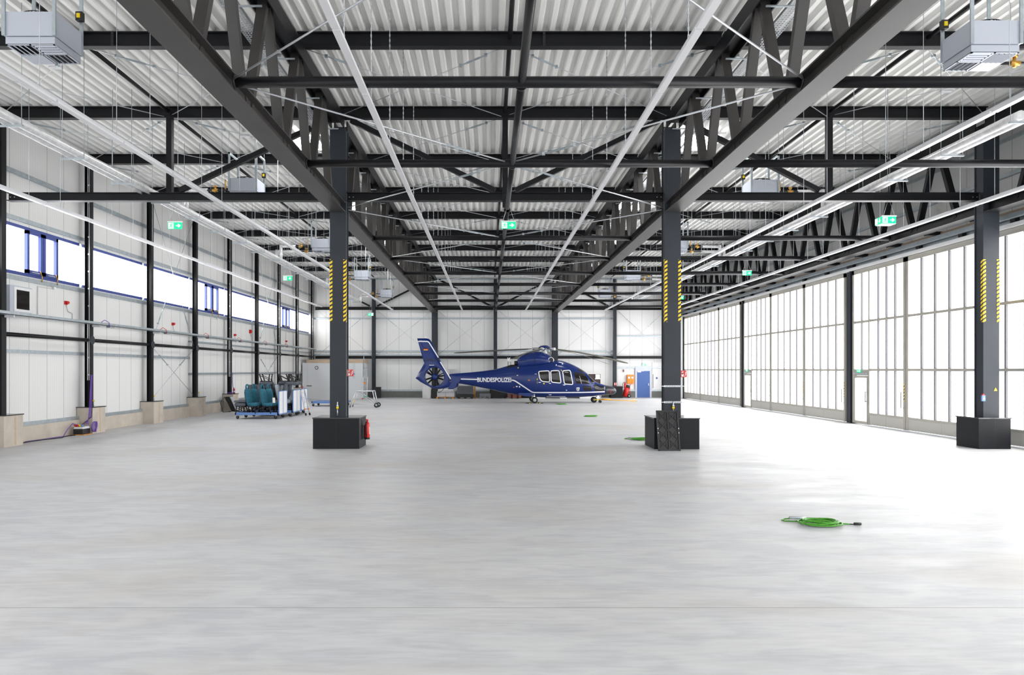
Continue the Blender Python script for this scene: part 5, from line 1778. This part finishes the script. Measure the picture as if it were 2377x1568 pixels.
dolly(-11.72, -9.72, 31.8, 33.1, 'blue wheeled trolley with white end board carrying the teal seats')
dolly(-11.55, -9.55, 33.5, 34.85, 'blue wheeled trolley with white end board, second in the row, carrying grey seats')
dolly(-11.50, -9.62, 35.2, 36.4, 'blue wheeled trolley with white end board, farthest of the loaded row')
DZ = 0.26
for k, (x, y, lab) in enumerate(((-10.92, 32.05, 'near seat of left pair'), (-10.85, 32.75, 'far seat of left pair'), (-10.22, 32.05, 'near seat of right pair'), (-10.15, 32.75, 'far seat of right pair'))):
    seat('loop', 'teal', 'teal seat with looped headrest on the front trolley, %s' % lab, (x, y, DZ), -0.28, group='teal seats')
for k, (y, lab) in enumerate(((32.1, 'nearer'), (32.75, 'farther'))):
    seat('folded', 'grey_cloth', 'low grey folded seat facing left at the front trolley end beside teal seats, %s' % lab, (-11.52, y, DZ), PI, group='grey seats')
for r, (yr, word) in enumerate(((33.85, 'middle'), (34.5, 'middle'), (35.5, 'rear'), (36.1, 'rear'))):
    for c in range(4):
        x = -11.32 + 0.44 * c
        cl = 'light_cloth' if c == 3 else 'grey_cloth'
        seat('plain', cl, '%s upright seat on the %s trolley, %s row, %s from the left' % ('pale grey' if c == 3 else 'grey', word, 'front' if r % 2 == 0 else 'back', ORD[c + 1]), (x, yr, DZ), 0.0, group='grey seats')
for k, (x, y) in enumerate(((-10.95, 33.9), (-10.2, 34.4), (-9.7, 33.9), (-10.0, 35.6))):
    seat('plain', 'grey_cloth', 'upside down grey seat piled on the upright seats, legs up, %s' % ('leftmost', 'third from left', 'rightmost', 'second from right')[k],
         (x, y, DZ + 1.30 + 0.52), 0.15 * k, True, group='upside down seats')
t = thing('paper_sheet', 'white sheet of paper lying on a teal seat cushion', 'paper', (-9.98, 32.02, 0.74))
MB().loft([[(-10.02, 31.93, 0.745), (-9.90, 31.93, 0.745), (-9.90, 31.935, 0.75), (-10.02, 31.935, 0.75)], [(-10.05, 32.0, 0.98), (-9.93, 32.0, 0.98), (-9.93, 32.005, 0.985), (-10.05, 32.005, 0.985)]], smooth=False).build('sheet', 'paper', t)

# ---- step ladder beside the trolleys
t = thing('ladder', 'aluminium ladder with black feet beside the seat trolleys', 'ladder', (-9.2, 34.6, 0))
la, lb = Vector((-9.45, 34.6, 1.25)), Vector((-9.10, 34.3, 0.0))
for s in (0, 1):
    o = Vector((0.12, 0.28, 0)) * s
    MB().bar(la + o, lb + o, 0.035, 0.07).build('rail', 'silver', t)
    MB().bar((lb + o).lerp(la + o, 0.09), lb + o, 0.05, 0.09).build('foot', 'black', t)
    MB().bar((lb + o).lerp(la + o, 0.22), (lb + o).lerp(la + o, 0.27), 0.05, 0.09).build('clamp', 'orange', t)
for k in range(5):
    q = lb.lerp(la, 0.15 + 0.19 * k)
    MB().tube(q, q + Vector((0.12, 0.28, 0)), 0.018, 6).build('rung', 'silver', t)
t = thing('hose_reel', 'thin red hose loop hanging from a black bracket beside trolleys', 'hose', (-10.0, 36.9, 0))
MB().tube((-10.00, 36.9, 0.0), (-10.00, 36.9, 1.42), 0.02, 6).box(-9.5, -9.75, 36.86, 36.94, 1.40, 1.44).lathe([(0.18, 0), (0.18, 0.02)], (-10.00, 36.9, 0), 'z', 12).build('stand', 'black_metal', t)
MB().path([(-9.98, 36.84, 1.42), (-9.88, 36.84, 1.3), (-9.85, 36.84, 0.9), (-9.90, 36.84, 0.5), (-9.98, 36.84, 0.4), (-10.03, 36.84, 0.5), (-10.03, 36.84, 0.9), (-10.00, 36.84, 1.4)], 0.012, 6).build('hose', 'red', t)

# ---- empty blue trolley behind the left column
dolly(-11.05, -8.9, 42.9, 44.4, 'empty flat blue trolley standing behind the left near column', False)

# ---- aluminium work stand
t = thing('work_stand', 'wheeled aluminium work stand behind the left near column', 'work stand', (-7.6, 41.8, 0))
for s, y in enumerate((41.5, 42.3)):
    p = [(-8.35, y, 0.12), (-8.0, y, 0.98), (-7.0, y, 1.0), (-6.85, y, 0.2)]
    m = MB().tube(p[0], p[1], 0.03, 8).tube(p[1], p[2], 0.035, 8).tube(p[2], p[3], 0.035, 8).tube(p[1], p[3], 0.025, 8).tube((-8.2, y, 0.22), (-6.9, y, 0.2), 0.03, 8)
    m.build('side_frame', 'silver', t)
    MB().lathe([(0.03, -0.03), (0.13, -0.03), (0.145, 0), (0.13, 0.03), (0.03, 0.03)], (-6.78, y, 0.145), 'y', 18).build('wheel', 'rubber', t)
    MB().lathe([(0.0, -0.035), (0.07, -0.035), (0.07, 0.035), (0.0, 0.035)], (-6.78, y, 0.145), 'y', 14).build('wheel_hub', 'galv', t)
    MB().bar((-8.30, y, 0.25), (-8.22, y, 0.44), 0.05, 0.05).build('clamp', 'yellow', t)
    MB().tube((-8.37, y, 0.0), (-8.34, y, 0.14), 0.025, 8).build('foot', 'black', t)
    MB().tube((-7.55, y - 0.035, 0.68), (-7.45, y - 0.035, 0.61), 0.02, 6).build('green_mark', 'green', t)
for x, z in ((-8.0, 0.98), (-7.0, 1.0)):
    MB().tube((x, 41.5, z), (x, 42.3, z), 0.03, 8).build('crossbar', 'silver', t)
MB().tube((-6.78, 41.5, 0.145), (-6.78, 42.3, 0.145), 0.02, 8).build('axle', 'zinc', t)

# ================================================================== ALONG THE BACK WALL
# white cabin in the far left corner
s = thing('cabin', 'white box cabin with timber rim in the far left corner of the hall', 'cabin', (-12.2, 55.2, 0))
MB().box(-14.62, -9.92, 54.0, 56.45, 0.0, 2.82).build('wall_panel', 'cabin', s)
MB().box(-14.3, -9.88, 53.97, 56.45, 2.82, 3.08).build('timber_rim', 'wood', s)
MB().box(-14.17, -14.155, 53.985, 54.0, 0.02, 2.80).box(-9.95, -9.9, 53.98, 54.02, 0, 2.84).build('corner_profile', 'white', s)
MB().lathe([(0.11, 0), (0.135, -0.005), (0.135, -0.02), (0.11, -0.02)], (-13.50, 53.995, 2.44), 'y', 24).build('round_vent', 'black', s)
MB().lathe([(0.095, -0.022), (0.095, -0.026)], (-13.50, 53.995, 2.44), 'y', 24).build('vent_cover', 'cabin', s)
MB().box(-10.62, -10.52, 53.93, 54.0, 1.6, 2.8).box(-10.66, -10.5, 53.90, 54.0, 1.75, 2.05).build('cable_duct', 'silver', s)
MB().box(-10.62, -10.5, 53.89, 53.90, 1.9, 2.0).build('blue_sticker', 'trolley', s)
t = thing('ladder', 'silver folding ladder leaning upright at the white cabin corner', 'ladder', (-9.7, 53.8, 0))
for x in (-9.84, -9.52):
    MB().bar((x, 53.7, 0.0), (x + 0.02, 53.92, 1.70), 0.05, 0.03).build('rail', 'silver', t)
for k in range(7):
    MB().tube((-9.84, 53.73 + 0.028 * k, 0.22 + 0.22 * k), (-9.52, 53.73 + 0.028 * k, 0.22 + 0.22 * k), 0.016, 6).build('rung', 'galv', t)
MB().box(-9.78, -9.66, 53.84, 53.86, 1.15, 1.32).build('warning_sticker', 'orange', t)
for x in (-9.84, -9.52):
    MB().box(x - 0.05, x + 0.05, 53.66, 53.74, 0, 0.07).build('foot', 'red', t)
tag(MB().box(-9.82, -9.56, 54.2, 54.4, 1.85, 2.35).tube((-9.86, 54.3, 2.35), (-9.86, 54.3, 3.4), 0.03, 8).build('switch_box', 'galv'), 'grey metal switch box on the corner of the white cabin', 'switch box')
t = tag(MB().rbox(-9.36, -8.67, 55.4, 55.5, 0.02, 0.90, 0.03).build('board', 'black'), 'black board standing beside the white cabin at the back wall', 'board')
# door in the back wall
d = struct('door_11', (12.7, WALL_B - 0.1, 0))
MB().box(12.02, 12.16, WALL_B - 0.12, WALL_B, 0, 2.55).box(13.22, 13.36, WALL_B - 0.12, WALL_B, 0, 2.55).box(12.16, 13.22, WALL_B - 0.12, WALL_B, 2.18, 2.55).build('door_frame', 'heater', d)
leaf = MB().box(12.16, 13.22, WALL_B - 0.10, WALL_B - 0.03, 0.01, 2.18).build('door_leaf', 'door_blue', d)
MB().box(13.08, 13.13, WALL_B - 0.13, WALL_B - 0.10, 0.98, 1.16).tube((12.98, WALL_B - 0.15, 1.10), (13.12, WALL_B - 0.15, 1.10), 0.016, 6).build('door_handle', 'zinc', leaf)
MB().box(12.2, 12.5, WALL_B - 0.14, WALL_B - 0.10, 2.07, 2.16).box(12.2, 12.72, WALL_B - 0.16, WALL_B - 0.14, 2.16, 2.2).build('door_closer', 'white', leaf)
# orange cabinet
t = thing('first_aid_cabinet', 'orange wall cabinet with two white labels left of the blue door', 'cabinet', (11.66, 56.6, 1.7))
MB().rbox(11.34, 11.90, WALL_B - 0.2, WALL_B - 0.005, 1.13, 1.87, 0.02).build('cabinet_body', 'orange', t)
for x in (11.50, 11.76):
    MB().box(x - 0.075, x + 0.075, WALL_B - 0.212, WALL_B - 0.2, 1.55, 1.72).build('label_sheet', 'white', t)
    MB().box(x - 0.03, x + 0.03, WALL_B - 0.215, WALL_B - 0.2, 1.72, 1.78).build('label_clip', 'door_blue', t)
tag(MB().box(11.05, 11.12, WALL_B - 0.1, WALL_B, 2.1, 2.3).build('wall_switch', 'rust'), 'small dark red wall switch above the wheeled extinguisher', 'switch')
tag(MB().box(11.45, 11.63, WALL_B - 0.01, WALL_B, 1.9, 2.18).build('notice_sheet', 'paper'), 'white notice sheet on the wall above the orange cabinet', 'notice')
t = thing('extinguisher_sign', 'small red and white extinguisher sign on the far post by the nose', 'sign', (10.29, 56.2, 1.15))
MB().box(10.2, 10.40, 56.20, 56.25, 1.0, 1.24).build('sign_panel', 'red', t)
MB().box(10.22, 10.27, 56.19, 56.2, 1.02, 1.22).box(10.34, 10.38, 56.19, 56.2, 1.02, 1.22).build('white_pictogram', 'white', t)
# wheeled extinguisher
t = thing('wheeled_extinguisher', 'large red wheeled fire extinguisher at the back wall left of the blue door', 'fire extinguisher', (11.2, 56.1, 0))
a, b = Vector((11.05, 56.0, 0.10)), Vector((11.28, 56.15, 0.95))
MB().tube(a, b, 0.20, 16).build('cylinder', 'red', t)
MB().tube(a.lerp(b, 0.82), a.lerp(b, 1.06), 0.215, 16).build('collar', 'black', t)
MB().tube(b + Vector((0.1, 0, -0.1)), b + Vector((0.36, 0, 0.28)), 0.025, 6).tube(b + Vector((0.18, 0, 0)), a + Vector((0.42, 0, 0.2)), 0.025, 6).build('handle', 'red', t)
for y in (55.88, 56.35):
    MB().lathe([(0.05, -0.03), (0.14, -0.03), (0.155, 0), (0.14, 0.03), (0.05, 0.03)], (11.36, y, 0.155), 'y', 18).build('wheel', 'rubber', t)
    MB().lathe([(0.0, -0.035), (0.05, -0.035), (0.05, 0.035), (0.0, 0.035)], (11.36, y, 0.155), 'y', 12).build('wheel_hub', 'silver', t)
MB().tube((11.36, 55.88, 0.155), (11.36, 56.35, 0.155), 0.025, 8).build('axle', 'black_metal', t)
MB().lathe([(0.08, 0), (0.09, 0.05), (0.09, 0.38), (0.05, 0.45), (0.03, 0.5)], (11.07, 56.05, 0.78), 'z', 12).build('gas_bottle', 'red', t)
MB().path([(11.08, 56.0, 1.28), (10.95, 56.0, 1.27), (10.87, 56.0, 1.15), (10.88, 56.0, 0.95), (10.90, 56.0, 0.75)], 0.02, 6).build('hose', 'rubber', t)
# control strip panel and blue switch right of the door
t = thing('control_panel', 'white wall panel with a column of small switches right of the blue door', 'panel', (13.9, 56.65, 1.3))
MB().box(13.42, 14.7, WALL_B - 0.05, WALL_B, 0.62, 2.9).build('panel', 'white', t)
m = MB()
for k in range(13):
    m.box(13.46, 13.53, WALL_B - 0.065, WALL_B - 0.05, 0.78 + k * 0.09, 0.83 + k * 0.09)
m.build('switch_row', 'black', t)
MB().lathe([(0.05, 0), (0.08, -0.005), (0.08, -0.02), (0.05, -0.02)], (13.8, WALL_B - 0.05, 1.60), 'y', 16).build('blue_ring', 'door_blue', t)

# goods standing along the back wall, left to right
def px(x, D): return (x - VX) * D / F
D = 54.5
t = thing('bulk_bag', 'white woven bulk bag standing below the helicopter tail', 'bag', (px(990, D), D, 0))
L = []
for z, r in ((0, 0.28), (0.05, 0.32), (0.4, 0.34), (0.8, 0.335), (1.1, 0.33), (1.2, 0.26)):
    L.append([(px(990, D) + r * (1 + 0.04 * math.sin(3 * a + z * 4)) * math.cos(a), D + r * (1 + 0.04 * math.sin(4 * a + z * 3)) * math.sin(a), z) for a in [2 * PI * k / 24 for k in range(24)]])
MB().loft(L).build('bag', 'bag', t)
tag(MB().rbox(px(1002, 55), px(1016, 55), 54.7, 55.2, 0, 0.78, 0.03).build('black_bin', 'black'), 'black bin between the white bulk bag and the silver cases', 'bin')
# pallet with cases
x0, x1, ya, yb = px(1013, D), px(1054, D), D - 0.1, D + 0.7
t = thing('pallet', 'orange wooden pallet below the silver cases at the back wall', 'pallet', ((x0 + x1) / 2, D, 0))
m = MB()
for k in range(5):
    y = ya + (yb - ya) * k / 4
    m.box(x0, x1, y - 0.06, y + 0.06, 0.12, 0.145)
m.build('top_board', 'orange_wood', t)
for k in range(3):
    xx = x0 + 0.07 + (x1 - x0 - 0.14) * k / 2
    MB().box(xx - 0.06, xx + 0.06, ya - 0.05, yb + 0.05, 0.0, 0.12).build('bearer', 'orange_wood', t)
def case(x0, x1, y0, y1, z0, z1, label, m='case_silver', legs=0):
    t = thing('flight_case', label, 'case', ((x0 + x1) / 2, (y0 + y1) / 2, z0))
    MB().rbox(x0, x1, y0, y1, z0, z1, 0.025).build('case_body', m, t)
    k = MB()
    k.box(x0 + 0.1, x0 + 0.2, y0 - 0.012, y0, z1 - 0.2, z1 - 0.1).box(x1 - 0.2, x1 - 0.1, y0 - 0.012, y0, z1 - 0.2, z1 - 0.1)
    k.build('latch', 'galv', t)
    MB().box(x0 - 0.004, x1 + 0.004, y0 - 0.006, y0, z1 - 0.10, z1 - 0.08).build('lid_seam', 'black', t)
xm = (x0 + x1) / 2
case(x0 + 0.06, xm + 0.02, ya, yb, 0.145, 0.58, 'silver case on the orange pallet, left of two')
case(xm + 0.03, x1 + 0.05, ya, yb, 0.145, 0.58, 'silver case on the orange pallet, right of two')
case(x0 + 0.12, x1 - 0.02, ya + 0.05, yb - 0.05, 0.58, 0.72, 'flat white case lying on top of the two silver cases', 'white')
tag(MB().rbox(px(1043, 56), px(1057, 56), 55.9, 56.5, 0, 2.25, 0.02).box(px(1041, 56), px(1058, 56), 55.88, 56.52, 2.25, 2.32).build('steel_locker', 'case_silver'), 'narrow grey locker seen above the helicopter boom by the fin', 'locker')
# grey patterned crate
D = 54.3
x0, x1 = px(1060, D), px(1099, D)
t = thing('plastic_crate', 'large grey plastic crate with honeycomb sides below the boom', 'crate', ((x0 + x1) / 2, D, 0))
MB().rbox(x0, x1, D, D + 0.9, 0.10, 0.34, 0.03).build('crate_base', 'black', t)
MB().rbox(x0 + 0.01, x1 - 0.01, D + 0.01, D + 0.89, 0.34, 1.02, 0.05).build('crate_body', 'crate_grey', t)
rnd = random.Random(4)
m = MB()
for i in range(11):
    for k in range(6):
        x, z = x0 + 0.1 + i * (x1 - x0 - 0.2) / 10 + (0.05 if k % 2 else 0), 0.40 + k * 0.105
        m.prism([(x + 0.035 * math.cos(a), z + 0.04 * math.sin(a)) for a in [PI / 3 * q + rnd.uniform(-0.3, 0.3) for q in range(6)]], 'y', D - 0.012, D + 0.01)
m.build('side_pattern', 'black', t)
for x in (x0 + 0.15, (x0 + x1) / 2, x1 - 0.15):
    MB().box(x - 0.1, x + 0.1, D + 0.05, D + 0.85, 0, 0.10).build('foot', 'black', t)
tag(MB().box(px(1100, 55), px(1104, 55), 54.9, 55.2, 0, 1.0).build('board', 'orange_wood'), 'narrow orange wooden board beside the grey plastic crate', 'board')
D = 54.3
x0, x1 = px(1113, D), px(1139, D)
t = thing('pallet_box', 'small grey plastic pallet box under the helicopter boom', 'crate', ((x0 + x1) / 2, D, 0))
MB().rbox(x0, x1, D, D + 0.6, 0.16, 0.38, 0.02).build('tray', 'crate_grey', t)
for x in (x0 + 0.07, (x0 + x1) / 2, x1 - 0.07):
    MB().box(x - 0.07, x + 0.07, D, D + 0.6, 0, 0.16).build('foot', 'crate_grey', t)
# dark machines under the belly
D = 55.0
t = thing('machine', 'dark machine with covers standing behind the helicopter belly', 'machine', (px(1155, D), D, 0))
MB().rbox(px(1137, D), px(1178, D), D, D + 0.9, 0.05, 0.75, 0.06).rbox(px(1150, D), px(1175, D), D + 0.1, D + 0.8, 0.75, 0.95, 0.05).build('cover', 'black', t)
for x in (1142, 1172):
    MB().lathe([(0.08, -0.03), (0.08, 0.03)], (px(x, D), D - 0.02, 0.08), 'y', 12).build('wheel', 'rubber', t)
D = 54.6
t = thing('machine', 'rust red machine part half hidden behind the helicopter belly', 'machine', (px(1195, D), D, 0))
MB().rbox(px(1180, D), px(1210, D), D, D + 0.6, 0.05, 0.34, 0.04).tube((px(1182, D), D - 0.02, 0.36), (px(1206, D), D - 0.02, 0.36), 0.05, 10).build('body', 'rust', t)
MB().box(px(1186, D), px(1190, D), D - 0.03, D, 0.0, 0.34).box(px(1200, D), px(1204, D), D - 0.03, D, 0.0, 0.34).build('strap', 'black', t)
# flat boxes seen under the belly
D = 54.4
for i, (xa, xb, mm, lab) in enumerate(((1246, 1266, 'white', 'low white box seen under the helicopter belly, left'), (1300, 1316, 'white', 'low white box seen under the helicopter belly, middle'), (1346, 1392, 'white', 'long low white box seen under the helicopter nose'))):
    t = thing('low_box', lab, 'box', (px((xa + xb) / 2, D), D, 0))
    MB().rbox(px(xa, D), px(xb, D), D, D + 0.5, 0.0, 0.30 if i < 2 else 0.36, 0.02).build('box_body', mm, t)
    MB().box(px(xa, D) - 0.01, px(xb, D) + 0.01, D - 0.01, D + 0.51, 0.30 if i < 2 else 0.36, 0.33 if i < 2 else 0.39).build('box_lid', 'galv' if i < 2 else 'white', t)
tag(MB().rbox(px(1200, 55.6), px(1345, 55.6), 55.6, 56.2, 0.0, 0.36, 0.03).build('dark_beam', 'black_board'), 'long dark low bench along the back wall behind the helicopter', 'bench')
# shelf with brown board behind the cockpit
D = 55.2
x0, x1 = px(1364, D), px(1395.5, D)
t = thing('shelf_rack', 'white framed rack with dark brown boards behind the helicopter nose', 'rack', ((x0 + x1) / 2, D, 0))
MB().box(x0, x0 + 0.05, D, D + 0.6, 0, 1.98).box(x1 - 0.05, x1, D, D + 0.6, 0, 1.98).box(x0, x1, D, D + 0.6, 1.94, 1.98).box(x0, x1, D, D + 0.6, 1.10, 1.16).box(x0, x1, D, D + 0.6, 0.05, 0.1).build('rack_frame', 'white', t)
MB().box(x0 + 0.05, x1 - 0.05, D + 0.05, D + 0.1, 1.16, 1.94).box(x0 + 0.05, x1 - 0.05, D + 0.05, D + 0.1, 0.1, 1.10).build('brown_board', 'brown', t)
t = thing('parcel', 'pale parcel hanging on the brown rack behind the helicopter nose', 'parcel', (x1 - 0.3, D, 1.55))
MB().box(x1 - 0.46, x1 - 0.10, D - 0.05, D + 0.04, 1.56, 1.92).box(x1 - 0.50, x1 - 0.06, D - 0.06, D + 0.04, 1.52, 1.58).build('parcel_body', 'paper', t)
